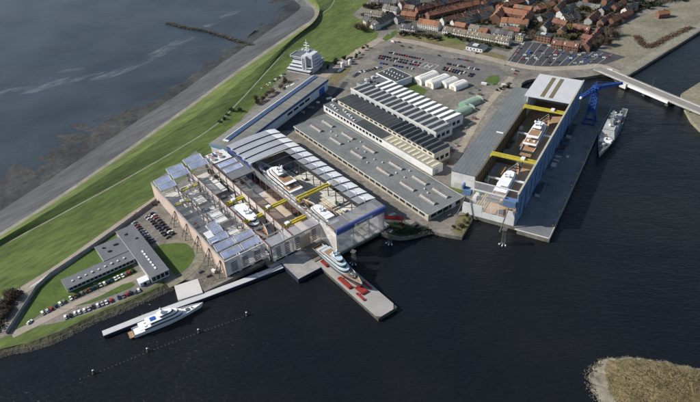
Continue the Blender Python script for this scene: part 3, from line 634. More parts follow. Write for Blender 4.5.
# ================================================================== see-through assembly halls
def truss(mb, x0, x1, y, z, h=1.6, n=8):
    mb.bar((x0,y,z), (x1,y,z), .16).bar((x0,y,z+h), (x1,y,z+h), .16)
    for k in range(n):
        a = x0+(x1-x0)*k/n; b = x0+(x1-x0)*(k+1)/n; mb.bar((a,y,z+(h if k%2 else 0)), (b,y,z+(0 if k%2 else h)), .09)
    return mb
M['pale_steel'] = mat('pale_steel', (.30,.30,.29), .6, .3, .4, .2)
t = thing('assembly_hall', 'wide assembly hall with see-through roof, steel frames and pinkish side wall on the quay', 'building', YD(0,0), YR)
MB().box(.3, 32.8, .3, 132, -.2, .10).build('floor', M['grey_floor'], t)
MB().box(33.2, 52.5, -7.5, 140, -.2, .10).build('floor', mat('pale_floor', (.55,.53,.50), .8, .25, .08, .15), t)
MB().box(52.9, 76.5, -7.5, 72, -.2, .11).build('floor', M['beige_floor'], t)
MB().box(52.9, 76.5, 72.1, 124, -.2, .11).build('floor', bpy.data.materials['pale_floor'], t)
for k in range(14):
    MB().box(-.5, 0, k*9.57+.04, (k+1)*9.57-.04, -.2, 14.2).build('wall_panel', M['pink'], t)
MB().box(-.75, .25, 0, 134, 14.21, 14.9).build('wall_cap', M['concrete'], t)
for x, y0, y1 in ((33,-8,144), (52.7,-8,150)):
    MB().box(x-.25, x+.25, y0, y1, 9, 15.4).build('upper_wall', M['film_wall'], t)
    MB().box(x-.35, x+.35, y0, y1, 15.41, 15.8).build('wall_cap', M['red_rust'], t)
    MB().box(x-.5, x+.5, y0, y1, 7.8, 8.9).build('crane_rail', M['brown_steel'], t)
    for k in range(12):
        y = y0+2+k*13; MB().box(x-.45, x+.45, y-.4, y+.4, .1, 15.3).build('column', M['black_steel'], t)
MB().box(16.1, 16.9, 2, 132, 8, 9).build('crane_rail', M['brown_steel'], t)
for k in range(14):
    y = 5+k*9.6
    for x in (.9, 16.5, 31.8):
        MB().box(x-.35, x+.35, y-.35, y+.35, .1, 13.2).build('column', M['brown_steel'] if x == 16.5 else M['steel'], t)
    truss(MB(), .3, 32.6, y, 13.2).build('roof_truss', M['pale_steel'], t)
for k in range(11):
    y = 5+k*13; truss(MB(), 33.3, 52.4, y, 14.2, 1.0, 6).build('roof_truss', mat('light_steel', (.35,.35,.34), .6, .2, .3) if k == 0 else bpy.data.materials['light_steel'], t) if k in (0,1,8,9,10) else None
# low gallery decks inside the left bay
for x0, x1, y0, y1, z, m in [(2,14,38,62,4,'grey_floor'),(18,31,56,76,4.5,'white_wall'),(2,13,84,104,5,'pale_concrete'),(18,30,92,116,4,'grey_floor'),(18,31,26,44,3.6,'white_wall'),(34.5,51,96,122,4.2,'grey_floor')]:
    MB().box(x0,x1,y0,y1,z-.3,z).box(x0,x0+.3,y0,y0+.3,.1,z-.31).box(x1-.3,x1,y0,y0+.3,.1,z-.31).box(x0,x0+.3,y1-.3,y1,.1,z-.31).box(x1-.3,x1,y1-.3,y1,.1,z-.31).build('gallery', M[m], t)
# tilted roof panes: rows front and back
def pane(x0, x1, y0, d, z0, z1, n, m='sky_pane'):
    w = (x1-x0)/n
    for k in range(n):
        a, b = x0+k*w+.04, x0+(k+1)*w-.04
        MB().hexa([(a,y0,z0),(b,y0,z0),(b,y0+d,z1),(a,y0+d,z1)], [(a,y0,z0+.15),(b,y0,z0+.15),(b,y0+d,z1+.15),(a,y0+d,z1+.15)]).build('roof_pane', M[m], t)
    MB().hexa([(x0-.1,y0+d+.05,z1-.2),(x1+.1,y0+d+.05,z1-.2),(x1+.1,y0+d+.5,z1-.2),(x0-.1,y0+d+.5,z1-.2)], [(x0-.1,y0+d+.05,z1+.3),(x1+.1,y0+d+.05,z1+.3),(x1+.1,y0+d+.5,z1+.3),(x0-.1,y0+d+.5,z1+.3)]).build('pane_frame', M['pale_concrete'], t)
    for s in (x0-.6, x1+.1):
        MB().hexa([(s,y0,z0),(s+.5,y0,z0),(s+.5,y0+d,z1),(s,y0+d,z1)], [(s,y0,z0+.3),(s+.5,y0,z0+.3),(s+.5,y0+d,z1+.3),(s,y0+d,z1+.3)]).build('pane_frame', M['white'], t)
Zr = 15.06
pane(1.2,14.6,124,6.5,Zr,Zr+2.2,3); pane(1.2,14.6,115,6,Zr,Zr+2.2,3); pane(17.4,31.6,135,6.5,Zr,Zr+2.2,3); pane(17.4,31.6,125.5,6,Zr,Zr+2.2,3)
pane(35,51,138,7,Zr+.4,Zr+2.8,3); pane(35,51,128,6,Zr+.4,Zr+2.6,3)
pane(1.2,15.4,2,5.5,Zr,Zr+2,3); pane(17.4,31.6,2,5.5,Zr,Zr+2,3); pane(1.2,15.4,12.5,5.5,Zr,Zr+2,3); pane(17.4,31.6,12.5,5.5,Zr,Zr+2,3)
pane(1.2,15.4,23,5,Zr,Zr+2,3); pane(8,15.4,32,6,Zr,Zr+2,2); pane(8,15.4,40,4.5,Zr,Zr+1.8,2)
MB().hexa([(2,23.5,Zr+.5),(7.5,23.5,Zr+.5),(7.5,38,Zr+1.2),(2,38,Zr+1.2)], [(2,23.5,Zr+.7),(7.5,23.5,Zr+.7),(7.5,38,Zr+1.4),(2,38,Zr+1.4)]).build('roof_panel', M['white_wall'], t)
MB().sheet([(.3,.5,15),(32.7,.5,15),(32.7,134,15),(.3,134,15)]).build('roof_film', M['film_haze'], t)  # see-through roof sheet, its pale tint adds a whitish haze over the bay
MB().hexa([(.2,134.1,14.3),(32.6,134.1,14.3),(32.6,146,14.3),(.2,134.2,14.3)], [(.2,134.1,14.9),(32.6,134.1,14.9),(32.6,146,14.9),(.2,134.2,14.9)]).build('back_roof', M['film_roof'], t)
MB().hexa([(33.4,146.1,15),(52.4,146.1,15),(52.4,156,15),(33.4,147,15)], [(33.4,146.1,15.6),(52.4,146.1,15.6),(52.4,156,15.6),(33.4,147,15.6)]).build('back_roof', M['film_roof'], t)
# fronts with louvre ladders
def louvres(x0, x1, y, z0, z1, n):
    for k in range(n):
        z = z0+(z1-z0)*k/n; MB().box(x0, x1, y-.25, y-.05, z, z+(z1-z0)/n*.5).build('louvre', M['felt'], t)
MB().box(0, 32.6, -.3, 0, 1.2, 14.1).build('front_wall', M['film_wall'], t); MB().box(-.2, 32.6, -.5, .2, 14.11, 14.9).build('front_beam', M['pale_concrete'], t)
for x in (4, 13, 23): louvres(x, x+5, -.3, 3, 12, 6)
for x in (2, 12, 22): MB().box(x, x+7, -.4, -.05, 0, 1.1).build('base_slot', M['black_steel'], t)
for x0, x1 in ((32.7, 57.5), (67.5, 76.6)):
    MB().box(x0, x1, -8.3, -8, 1.3, 14.6).build('front_wall', M['film_wall'], t)
MB().box(57.5, 67.5, -8.3, -8, 11.5, 14.6).build('front_wall', M['film_wall'], t)
MB().box(32.5, 76.6, -8.6, -7.6, 14.61, 15.6).build('front_beam', M['concrete'], t)
MB().box(33, 76.6, -7.5, 2, 15.1, 15.2).build('roof_film', M['film'], t); MB().box(57.8, 67.2, -7.9, -7.7, .2, 11.4).build('lit_opening_panel', M['beige_floor'], t)  # beige panel added in the opening to stand for the lit interior
MB().box(32.4, 33.4, -8.8, -7.8, 0, 15.6).build('corner_pier', M['felt'], t)
for x in (37, 44.5, 53.5, 68.5): louvres(x, x+4, -8.3, 2.5, 13.5, 7)
for x in (36, 46): MB().box(x, x+8, -8.4, -8.05, 0, 1.2).build('base_slot', M['black_steel'], t)
# dark glazed roof over the third bay
MB().box(53.2, 76.6, 92, 126, 13.6, 13.8).build('roof_film', M['film_roof'], t)
for y in (116, 105): pane(57, 73, y, 6, 13.9, 14.5, 4)
for y in (92, 126): MB().box(53.2, 76.6, y-.3, y+.3, 13.2, 14.2).build('roof_beam', M['steel'], t)
MB().box(53.2, 76.6, 126.5, 127, 0, 13).build('back_wall', M['film_wall'], t)
MB().box(53.2, 65, 76, 76.4, 0, 9).build('partition', M['film_wall'], t)

# --- vaulted hall
v = thing('vaulted_hall', 'tall hall with stepped arched roof bands, blue header and see-through front on the water', 'building', YD(77,0), YR)
WV = 51
def arch(x): t_ = x/WV; return 17.6 + .9*max(0,sin(pi*t_)) - (max(0,x-41)/10)**1.4*1.4
def band(y0, y1, x0, x1, m, name, parent=v, th=.25, nx=14):
    prof = [x0+(x1-x0)*i/nx for i in range(nx+1)]
    top = lambda y, dz: [(x, y, arch(x)+dz) for x in prof]
    r0 = top(y0, .75); r1 = top(y1, -.15); b0 = [(x,y,z-th) for x,y,z in r0]; b1 = [(x,y,z-th) for x,y,z in r1]
    n = nx+1; vs = r0+r1+b1+b0; fs = []
    for a in range(4):
        for i in range(nx): fs.append((a*n+i, a*n+i+1, ((a+1)%4)*n+i+1, ((a+1)%4)*n+i))
    fs += [(0,n,2*n,3*n), (n-1,4*n-1,3*n-1,2*n-1)]
    return MB().add(vs, fs).build(name, m, parent)
for k in range(4):
    y = 98+k*11; b = band(y, y+10.9, 0, 41, M['vault'], 'roof_band'); s_ = band(y, y+10.9, 41.05, WV, M['white'], 'eave_shell', nx=6)
    MB().hexa([(-.1,y-.1,14.5),(1.4,y-.1,14.5),(1.4,y+4,14.5),(-.1,y+4,14.5)], [(-.1,y-.1,18.0),(1.4,y-.1,19.0),(1.4,y+4,18.2),(-.1,y+4,17.2)]).build('end_light', M['sky_pane'], b)
for k in range(10):
    y = -12+k*11; MB().loft([[(x,y+q,arch(x)+.3) for x in [40.5*i/10 for i in range(11)]] for q in (0,.35)], False, False, False).build('roof_rib', M['steel'], v)
    b = band(y, y+10.9, 41.05, WV, M['white'], 'eave_shell', nx=6); band(y, y+10.9, 34.05, 40.95, M['film'], 'clear_band', th=.04, nx=4)
    MB().box(40.2, 40.95, y-.2, y+1.2, 17.2, 21.2).build('end_light', M['sky_pane'], b)
MB().box(-.4, 0, 98, 142, 0, 16.4).build('side_wall', M['navy_wall'], v)
for y in (98, 109, 120, 131): MB().box(-.6, -.41, y, y+.6, 0, 16.4).build('side_post', M['blue_dark'], v)
MB().box(-.3, 0, -8, 97.9, 10, 16.4).build('side_film', M['film_light'], v); MB().box(-.4, .2, -8, 97.9, 16.41, 16.9).build('side_beam', M['steel'], v)
MB().box(-.3, 0, -30, -8.1, 0, 17.4).build('side_wall', M['film_wall'], v)
MB().box(WV-.3, WV, -20, 142, 0, 15.6).build('side_wall', M['slate'], v); MB().box(0, WV, 141.6, 142, 0, 16).build('back_wall', M['navy_wall'], v)
MB().box(38, WV-.4, -10, 98, 9.6, 9.9).build('mezzanine', mat('dark_deck', (.05,.055,.06), .6, .3, .1, .2), v)
MB().box(.2, WV-.4, -30, 141, -.2, .10).build('floor', M['grey_floor'], v)
MB().box(.3, 9, -8, 110, .105, .16).build('floor_strip', M['brown_wall'], v)
for x in (25.5, 27.6, 30, 32): MB().box(x, x+.8, -28, 125, .105, .3).build('rail', mat('rail_cream', (.46,.40,.20), .7, .2, .3) if x == 25.5 else bpy.data.materials['rail_cream'], v)
for k in range(11): MB().box(.05, .65, -6+k*10, -5.4+k*10, .1, 16.3).build('column', M['steel'], v)
for k in range(9): MB().box(37.2, 37.8, 2+k*11, 2.6+k*11, .1, 9.5).build('column', M['steel'], v)
# front box
MB().box(0, 44.6, -30.5, -30.1, .2, 17.2).build('front_wall', M['film_wall'], v)
fa = MB().box(-1, 45, -31.4, -30.2, 17.3, 22.6).build('header', M['film_blue'], v)
MB().box(-1.2, 45.2, -31.8, -31.45, 21.2, 22.3).build('header_band', mat('header_light', (.16,.22,.55), .4, .1, .2), fa)
sg = MB().box(15.5, 32, -31.75, -31.45, 17.9, 20.5).build('sign', M['white'], fa)
for k in range(7): MB().box(17.4+k*1.85, 18.7+k*1.85, -31.82, -31.76, 18.5, 19.9 if k in (0,4) else 19.5).build('sign_mark', M['blue_dark'], sg)
MB().box(-.8, 45, -30, -18, 22.0, 22.3).build('front_roof', M['film_roof'], v)
for x in (0, 15, 30, 44): MB().box(x-.3, x+.3, -30, -29.4, 0, 17.2).build('column', M['steel'], v)
MB().box(40, 44.5, -28.9, -14, 0, 17).build('stair_core', M['film_wall'], v)
MB().box(-1, 47.5, -31.6, -30.6, -.1, .6).build('sill', M['concrete'], v)
for k in range(5): MB().box(4+k*8, 5.2+k*8, -29, -14, 4.2, 4.7).build('floor_beam', M['steel'], v)
MB().box(20, 36, -22, -20.8, 5, 5.8).box(28, 29.2, -29, -14, 5.81, 6.4).build('gangway', bpy.data.materials['rail_cream'], v)

# --- overhead cranes
def bridge_crane(fr, rz, x0, x1, y, z, label, gap=2.6, hoist=.5):
    gap += .3
    c = thing('overhead_crane', label, 'crane', fr(x0, y, z), rz, 'yellow overhead travelling cranes'); L_ = x1-x0
    for s in (-gap/2, gap/2):
        MB().box(0, L_, s-.62, s+.62, 0, 1.5).build('girder', M['yellow'], c)
    for x in (-.2, L_-1.2): MB().box(x, x+1.4, -gap/2-1.6, gap/2+1.6, -.8, -.02).build('end_carriage', M['yellow'], c)
    h = MB().box(L_*hoist-1.6, L_*hoist+1.6, -gap/2-.3, gap/2+.3, 1.51, 2.9).build('hoist', M['white'], c)
    MB().box(L_*hoist-.3, L_*hoist+.3, -.3, .3, -3.5, 1.5).build('hook_block', M['black_steel'], h)
    return c
for a in [(85,127,106,14.2,'long yellow crane below the four grey arched roof bands',2.6,.8),(82,120,31,14.2,'long yellow crane over the vaulted hall between its two yachts',3.2,.85),
          (33.6,52.4,68.5,9.6,'yellow crane behind the yacht in the narrow middle bay',2,.5),(33.6,52.4,37,9.6,'yellow crane across the yacht in the narrow middle bay',2.2,.6),
          (53.2,76.4,41,9.6,'yellow crane over the back of the beige-floored bay',2.2,.3),(53.2,76.4,12.5,9.6,'yellow crane over the front of the beige-floored bay',2.2,.3),
          (17.2,31.5,20,9.6,'small yellow crane with orange hoist near the front skylights',2,.2),(1,16,40,9.6,'small yellow crane beside the large white roof panel',2,.4),
          (1,16,95,9.6,'small yellow crane in the left bay by the orange machines',2,.6),(17.2,31.5,112,9.6,'small yellow crane just in front of the rear skylights',2,.5)]:
    bridge_crane(YD, YR, *a[:4], label=a[4], gap=a[5], hoist=a[6])

# --- machines and stores standing on the hall floors
def machine(x, y, l, w, h, m, label, z=.12, name='machine'):
    o = thing(name, label, 'machine' if name == 'machine' else name.split('_')[-1], YD(x,y,z), YR, 'stores and machines on the hall floor')
    MB().box(-l/2,l/2,-w/2,w/2,0,h*.6).build('base', M['steel'] if name == 'machine' else M[m], o); MB().box(-l/2*.7,l/2*.55,-w/2*.9,w/2*.9,h*.6+.01,h).build('housing', M[m], o)
for i, (x, y, l, w, h, m, lb) in enumerate([
  (7,90,4,3,3,'orange','orange machine on the floor of the left bay'),(11,97,5,2.5,2.6,'orange','orange press behind the other orange machine'),
  (6,108,6,3,3,'green_paint','green machine below the rear skylights'),(24,84,7,4,3.2,'container','blue-grey machine in the right half of the left bay'),
  (26,70,3,3,2.5,'white','white cabinet next to the middle wall'),(22,66,4,2.4,2.2,'white','white store box beside the white cabinet'),
  (9,70,2.5,6,3,'red','red lifting frame in the left bay'),(22,50,6,5,2.4,'container','blue crate stack in the left bay'),(27,33,5,3,2.6,'orange','orange machine near the small yellow crane'),
  (6,58,4,4,2,'concrete','grey pallet stack at the left wall'),(26,100,4,6,2.2,'green_paint','green frame right of the rear yellow crane'),
  (62,110,4,2,2.4,'orange','orange bench under the dark glazed roof'),(68,102,3,3,2,'teak','brown crate under the dark glazed roof'),(57,84,6,6,1.6,'concrete','grey platform behind the beige floor'),
  (68,58,3,1.6,1.2,'steel','dark trolley on the beige floor'),(45,92,5,3,2,'concrete','grey trestle behind the middle-bay yacht'),
  (112,92,2.4,6,2.6,'green_paint','green store container beside the vaulted hall rails'),(113,84,2.4,6,2.4,'white','white store container, first beyond the green one'),
  (113,70,2.4,5,2.4,'white','white store container on its own beside the rails'),(108,96,2,4,2.6,'red','red winch at the head of the rails'),
  (113,20,2.4,5,2.4,'green_paint','green store container near the blue header'),(112,8,3,3,2.2,'white','white store box near the blue header'),(78.5,96,3,3,3,'red','red frame at the stern of the rear white yacht')]):
    machine(x, y, l, w, h, m, lb)

# --- raking steel frames along the pink wall
for i, y in enumerate((6, 24, 43, 63, 85)):
    c = thing('raking_frame', f'dark steel raking frame against the pink wall, {ORD[i]} from the quay', 'frame', YD(-.6,y), YR, 'raking frames along the pink wall')
    for s in (-1, 1):
        MB().bar((-.3,s*.6,12.2), (-5.2,s*3.4,0), .17).build('leg', M['black_steel'], c)
        MB().bar((-.3,s*.6,12.2), (-.4,s*3.4,0), .15).build('leg', M['black_steel'], c)
    MB().bar((-3.2,-2.2,5), (-3.2,2.2,5), .12).bar((-3.2,-2.2,5), (-.4,-2,5), .12).bar((-3.2,2.2,5), (-.4,2,5), .12).build('brace', M['black_steel'], c)
# ================================================================== dry dock hall on the right
t = thing('dock_hall', 'huge roofless dry dock hall with blue side wall and white far roof', 'building', HD(0,0), HR)
MB().box(-1, 0, 0, 218, -.2, 29.4).build('side_wall', M['blue_wall'], t); MB().box(-1.3, .25, -.2, 218.2, 29.41, 30.1).build('wall_cap', mat('cap_beige', (.42,.40,.34), .7, .2, .2), t)
for k in range(15): MB().box(.02, .12, 8+k*14, 10.6+k*14, 5, 22).build('window', M['blue_dark'], t)
for k in range(15): MB().box(.03, .3, 1+k*14.2, 1.8+k*14.2, 0, 29.3).build('pilaster', mat('pilaster_blue', (.20,.30,.46), .55, .1, .2) if k == 0 else bpy.data.materials['pilaster_blue'], t)
for y in (20, 76, 118, 160): MB().box(.04, .2, y, y+5, 0, 6).build('door', M['blue_dark'], t)
MB().box(-44, -43, 29, 176, -.2, 17).build('inner_wall', M['lattice_wall'], t)
for k in range(25): MB().box(-42.98, -42.2, 30+k*5.9, 31.4+k*5.9, .1, 16.8).build('wall_rib', mat('rib_brown', (.17,.13,.06), .8, .3, .3) if k == 0 else bpy.data.materials['rib_brown'], t)
MB().box(-42.9, -42.1, 29, 176, 16.81, 17.2).build('crane_rail', M['steel'], t)
MB().box(-43, -1, 0, 217, -.2, .10).build('floor', M['dock_floor'], t)
MB().box(-42.1, -37.5, 1, 175, .101, .5).build('walkway', M['concrete'], t)
for k in range(5): MB().box(-36.6+k*1.9, -35.5+k*1.9, 1, 175, .101, .45).build('rail_beam', mat('sleeper_beige', (.40,.34,.20), .8, .25, .3, .2) if k == 0 else bpy.data.materials['sleeper_beige'], t)
MB().box(-44, -1.35, 163, 217.6, 29, 29.5).build('far_roof', mat('far_white', (.52,.53,.545), .55, .08, .1, .05), t)
for x in (-30, -22): MB().box(x, x+3.6, 167, 213, 29.51, 29.7).build('roof_strip', mat('strip_gold', (.16,.14,.07), .6, .2, .3) if x == -30 else bpy.data.materials['strip_gold'], t)
MB().box(-44, -43.2, 176.2, 217.6, 0, 28.9).build('far_side_wall', M['white_wall'], t); MB().box(-43.1, -1.1, 217, 217.6, 0, 28.9).build('far_end_wall', M['white_wall'], t)
# waterfront end
MB().box(-43, -27, -.6, 0, -.2, 10.5).box(-26.9, -8.1, -.6, 0, -.2, 5).box(-8, -1.1, -.6, 0, -.2, 13).build('front_wall', M['white_wall'], t)
MB().box(-43.5, -36.5, -2.5, 3, 18.6, 23.4).box(-44.2, -42.8, -2, 3, 23.41, 26.5).build('corner_block', M['blue_mid'], t)
MB().box(-10.5, -1.1, -2.5, 3, 17.4, 23).build('corner_block', M['blue_mid'], t)
MB().box(-37.4, -10.1, -.5, -.2, 5.1, 24).build('front_glass', M['film_light'], t)
MB().box(-37.4, -10.1, -.8, .4, 24.01, 24.8).build('front_beam', M['pale_concrete'], t); MB().box(-43, -1.1, 10, 10.7, 24.4, 25).build('front_beam', M['pale_concrete'], t)
MB().box(-37, -10.2, .5, 10, 24.3, 24.4).build('front_glass_roof', M['film_light'], t)
MB().box(-26, -15.5, 1.5, 12, 15.5, 16.1).build('canopy', M['film_roof'], t)
for x in (-26.5, -20.8, -15): MB().box(x, x+.5, 1.5, 2, .1, 15.4).build('post', M['white'], t)
MB().bar((-40,-2,19), (-45,-7,1), .35).build('mooring_strut', M['steel'], t); MB().bar((-6,-2,17.5), (-9,-9,-2.5), .35).build('mooring_strut', M['steel'], t)
c = thing('dock_annex', 'long flat annex with ribbed grey roof and white gable along the dry dock', 'building', HD(-64.5,29.5), HR)
MB().box(0, 20.4, 0, 175.5, -.2, 16.2).build('wall', M['white_wall'], c)
MB().box(-.4, 20.4, -.4, 92, 16.21, 16.8).build('roof', M['roof_ribs'], c); MB().box(-.4, 20.4, 92.3, 175.9, 16.21, 16.7).build('roof', M['roof_ribs'], c)
MB().box(13, 19.5, 76, 77.6, 16.81, 17.4).build('roof_hatch', M['white'], c)
for k in range(20): MB().box(-.08, .06, 4+k*8.6, 8+k*8.6, 8, 11).build('window', M['glass_dark'], c)
MB().box(3, 9, -.09, .06, 0, 6).build('door', M['pale_concrete'], c)
for a in [(-42,-2,159,20,'yellow crane before the white far roof of the dry dock',3,.68),(-42,-2,63,20,'yellow crane between the two dry dock yachts',3,.68)]: bridge_crane(HD, HR, *a[:4], label=a[4], gap=a[5], hoist=a[6])
MB().box(-42, -2, 83, 88, .11, 4.5).build('dock_gate', mat('gate_brown', (.11,.085,.05), .8, .3, .2, .2), t)
for i, (x, y, m, lb) in enumerate([(-40,22,'white','white store box by the dry dock inner wall nearest the water'),(-40.2,30,'green_paint','green store box by the dry dock inner wall'),(-40,52,'green_paint','green and white pallet by the near dry dock yacht'),(-40,112,'steel','dark tool cabin beside the dark-hulled yacht'),(-40,122,'steel','second dark tool cabin beside the dark-hulled yacht'),(-40,150,'white','white store box beside the far end of the dry dock')]):
    o = thing('store_box', lb, 'box', HD(x,y,.5), HR, 'stores along the dry dock walkway'); MB().box(-1.5,1.5,-3,3,0,1.7).build('body', M['white'] if m == 'green_paint' else M[m], o); MB().box(-1.4,1.4,-2.2,1.6,1.71,2.6).build('lid', M[m], o)

# --- pier deck and what stands on it
sheet('pier_deck', [HD(.9,-4.6), HD(27.4,-4.6), HD(27.1,204.6), HD(.9,204.6)], .05, M['pier'], raw=True)
sheet('pier_front_strip', [HD(1,-4.5), HD(27.3,-4.5), HD(27.3,-3.4), HD(1,-3.4)], .1, M['pale_concrete'], raw=True)
for x in (8.2, 14.5, 24.6): ribbon('crane_track', [HD(x,-3), HD(x,100), HD(x,203)], .5, .1, M['black_steel'], raw=True)
struct(MB().box(26.9,27.7,-5,205,.02,.45).build('pier_kerb', M['concrete'], None, HD(0,0), HR))
bol = MB().bar((0,0,0),(0,0,.9),.5,.4,8).bar((0,0,.9),(0,0,1.2),.75,.75,8).mesh('bollard')
for i, y in enumerate((12, 32, 52, 72, 92, 112, 132, 152, 172)):
    tag(put(bol, 'bollard', M['yellow'], None, HD(25.9,y,.05)), f'yellow mooring bollard on the pier edge, {ORD[i]} from the pier end', 'bollard', 'pier bollards')
rack = [(4.6,45,4.2,19,3.2,'container','long dark blue open container on the shaded pier'),(5,92,4.5,7,2.6,'teal','grey-blue tank box beside the blue dock wall'),(5,103,5,2.4,2.4,'concrete','pale grey cabin on the pier, nearer of the two'),
        (5,110,5,2.4,2.4,'concrete','pale grey cabin on the pier, farther of the two'),(12,116,2,2,1.6,'white','small white crate standing alone on the pier'),(5,122,5,9,2.8,'container','dark container beyond the pale cabins'),
        (5,136,6,8,3.6,'container','grey container block by the far pier wall'),(5,150,5,24,4,'container','longest dark container near the blue harbour crane')]
for x, y, w, l, h, m, lb in rack:
    o = thing('container', lb, 'container', HD(x,y,.06), HR, 'containers and cabins on the pier')
    MB().box(-w/2,w/2,0,l,0,h).build('body', M[m], o); MB().box(-w/2+.25,w/2-.25,.25,l-.25,h+.01,h+.12).build('roof_panel', M['charcoal'] if m == 'container' else M['pale_concrete'], o)
    if l > 15: MB().box(-w/2+.1,w/2-.1,-.1,-.01,.2,h-.2).build('end_door', M['pale_concrete'], o)

# --- blue harbour crane
c = thing('harbour_crane', 'tall blue lattice harbour crane standing on the pier behind the dock hall', 'crane', HD(15.5,190), HR)
for sx in (-5,5):
    for sy in (-5,5): MB().bar((sx,sy,.1), (sx*.5,sy*.5,13), .7, .6).build('leg', M['blue_paint'], c)
MB().box(-6,6,-6,-4.6,.4,1.6).box(-6,6,4.6,6,.4,1.6).build('bogie', M['blue_dark'], c)
MB().box(-4,4,-4,4,13,15).build('portal', M['blue_paint'], c)
def lattice(a, b, w0, w1, n, r):
    mb = MB(); a = Vector(a); b = Vector(b); d = (b-a).normalized(); u = d.cross(Vector((0,0,1)) if abs(d.z) < .9 else Vector((0,1,0))).normalized(); w = d.cross(u)
    cor = lambda t, i: a.lerp(b,t) + (u*(1,1,-1,-1)[i] + w*(1,-1,-1,1)[i])*(w0+(w1-w0)*t)
    for i in range(4):
        mb.bar(cor(0,i), cor(1,i), r)
        for k in range(n): mb.bar(cor(k/n,i), cor((k+1)/n,(i+1)%4), r*.6); mb.bar(cor((k+1)/n,i), cor(k/n,(i+1)%4), r*.6)
    return mb
lattice((0,0,15), (0,0,33), 3.0, 2.6, 5, .5).build('tower', M['blue_paint'], c)
MB().box(-3.5,3,-3,3,33,38).build('machine_house', M['blue_paint'], c)
_iv = lambda p: Matrix.Rotation(-HR,3,'Z') @ (p - HD(15.5,190))
tip = _iv(G(623,83,42)); bal = _iv(G(581,98,36))
lattice((0,0,37), tip, 1.7, .8, 12, .26).build('jib', M['blue_paint'], c); lattice((0,0,36), bal, 1.6, 1.2, 5, .42).build('counter_jib', M['blue_paint'], c)
MB().bar((0,0,38), (0,0,43), .5).bar((0,0,43), tip*.7+Vector((0,0,13)), .15).bar((0,0,43), bal, .2).build('stay', M['blue_paint'], c)
MB().ball(bal, 1.4).build('counterweight', M['white'], c, smooth=True)

# --- grey patrol ship
c = thing('patrol_ship', 'grey naval patrol ship moored at the pier with its bow towards the harbour', 'ship', HD(36.6,181,-3), HR)
def hull_mesh(L_, B_, D_, draft, full=.86, flare=.75, tr=.9, sheer=1.6, n=22, bow=2.2):
    """+x is the bow; returns hull builder and deck edge line"""
    rings = []; edge_ = []
    for k in range(n+1):
        t_ = k/n; x = -L_/2 + L_*t_
        b = B_/2*(tr+(1-tr)*min(1,t_*3)) * (1 if t_ < .5 else max(.012, 1-((t_-.5)/.5)**bow))
        wl = b*(full if t_ < .5 else full*max(.15, 1-(t_-.5)*1.1*flare)); top = D_ + sheer*max(0,t_-.35)**1.6
        xo = L_*.03*((t_-.8)/.2) if t_ > .8 else 0
        pr = [(b,top,xo), (b*.985,top-.45,xo), (b*.5+wl*.5,D_*.45,xo*.3), (wl,0,-xo*.4), (wl*.7,-draft*.7,-xo), (wl*.12,-draft,-xo*1.3)]
        rings.append([(x+p[2],p[0],p[1]) for p in pr] + [(x+p[2],-p[0],p[1]) for p in pr[::-1]])
        edge_.append((x+xo, b, top))
    return rings, edge_
def build_hull(parent, L_, B_, D_, draft, hullm, deckm, botm, bulwark=.8, stripem=None, **kw):
    rings, ed = hull_mesh(L_, B_, D_, draft, **kw)
    up = [r[:4]+r[-4:] for r in rings]; lo = [r[3:9] for r in rings]
    mb = MB()
    for a in (0, 4):
        mb.loft([r[a:a+4] for r in up] if a == 0 else [r[a:a+4] for r in up], False, False, False)
    mb.add(up[0], [tuple(range(8))]); mb.add(up[-1], [tuple(range(7,-1,-1))])
    h = mb.build('hull', hullm, parent, smooth=False)
    lb = MB().loft([[(p[0],p[1]*.998,p[2]-.01) for p in r] for r in lo], True, True, False).build('underwater_hull', botm, parent)
    dk = MB().add([(x,b*.965,z-bulwark) for x,b,z in ed]+[(x,-b*.965,z-bulwark) for x,b,z in ed], [(i+1, i, len(ed)+i, len(ed)+i+1) for i in range(len(ed)-1)]).build('deck', deckm, parent)
    rl = MB()
    for s in (1,-1):
        for i in range(len(ed)-1):
            (x0,b0,z0),(x1,b1,z1) = ed[i], ed[i+1]
            rl.hexa([(x0,s*b0*.955,z0-bulwark),(x1,s*b1*.955,z1-bulwark),(x1,s*b1,z1-.02),(x0,s*b0,z0-.02)][::1], [(x0,s*b0*.955,z0+.06),(x1,s*b1*.955,z1+.06),(x1,s*b1*1.004,z1+.06),(x0,s*b0*1.004,z0+.06)])
    rl.build('bulwark', hullm if stripem is None else stripem, parent)
    return ed
c.rotation_euler = (0,0,HR-pi/2)
build_hull(c, 98, 17, 4.6, 3.2, M['navy_grey'], M['deck_grey'], M['antifoul'], bulwark=.5, full=.9, sheer=4, bow=2.0)
def cab(x0,x1,w,z0,h,m=None,nm='superstructure',taper=.9):
    o = MB().hexa([(x0,-w/2,z0),(x1,-w/2,z0),(x1,w/2,z0),(x0,w/2,z0)], [(x0+.4,-w/2*taper,z0+h),(x1-.9,-w/2*taper,z0+h),(x1-.9,w/2*taper,z0+h),(x0+.4,w/2*taper,z0+h)]).build(nm, m or M['navy_grey'], c); return o
cab(-14,20,14,4.2,3); cab(-10,17,12,7.2,2.8); b = cab(6,16,11,10,2.6,nm='bridge')
MB().box(14.3,15.4,-5.4,5.4,10.9,12).box(6.5,14.5,-5.4,5.4,11,11.8).build('bridge_window', M['glass_dark'], b)
cab(-4,2,4.6,10,4,nm='funnel',taper=.7); cab(-30,-16,12,4.2,3.4,nm='hangar'); cab(20.5,28,11,4.8,2.2,M['white'],nm='forward_house')
lattice((4,0,12.6), (3.5,0,26), 1.5, .6, 6, .2).build('mast', M['navy_grey'], c); MB().box(3,4.5,-3.4,3.4,20,20.5).box(3,4.4,-2.2,2.2,23,23.4).build('yard_arm', M['navy_grey'], c)
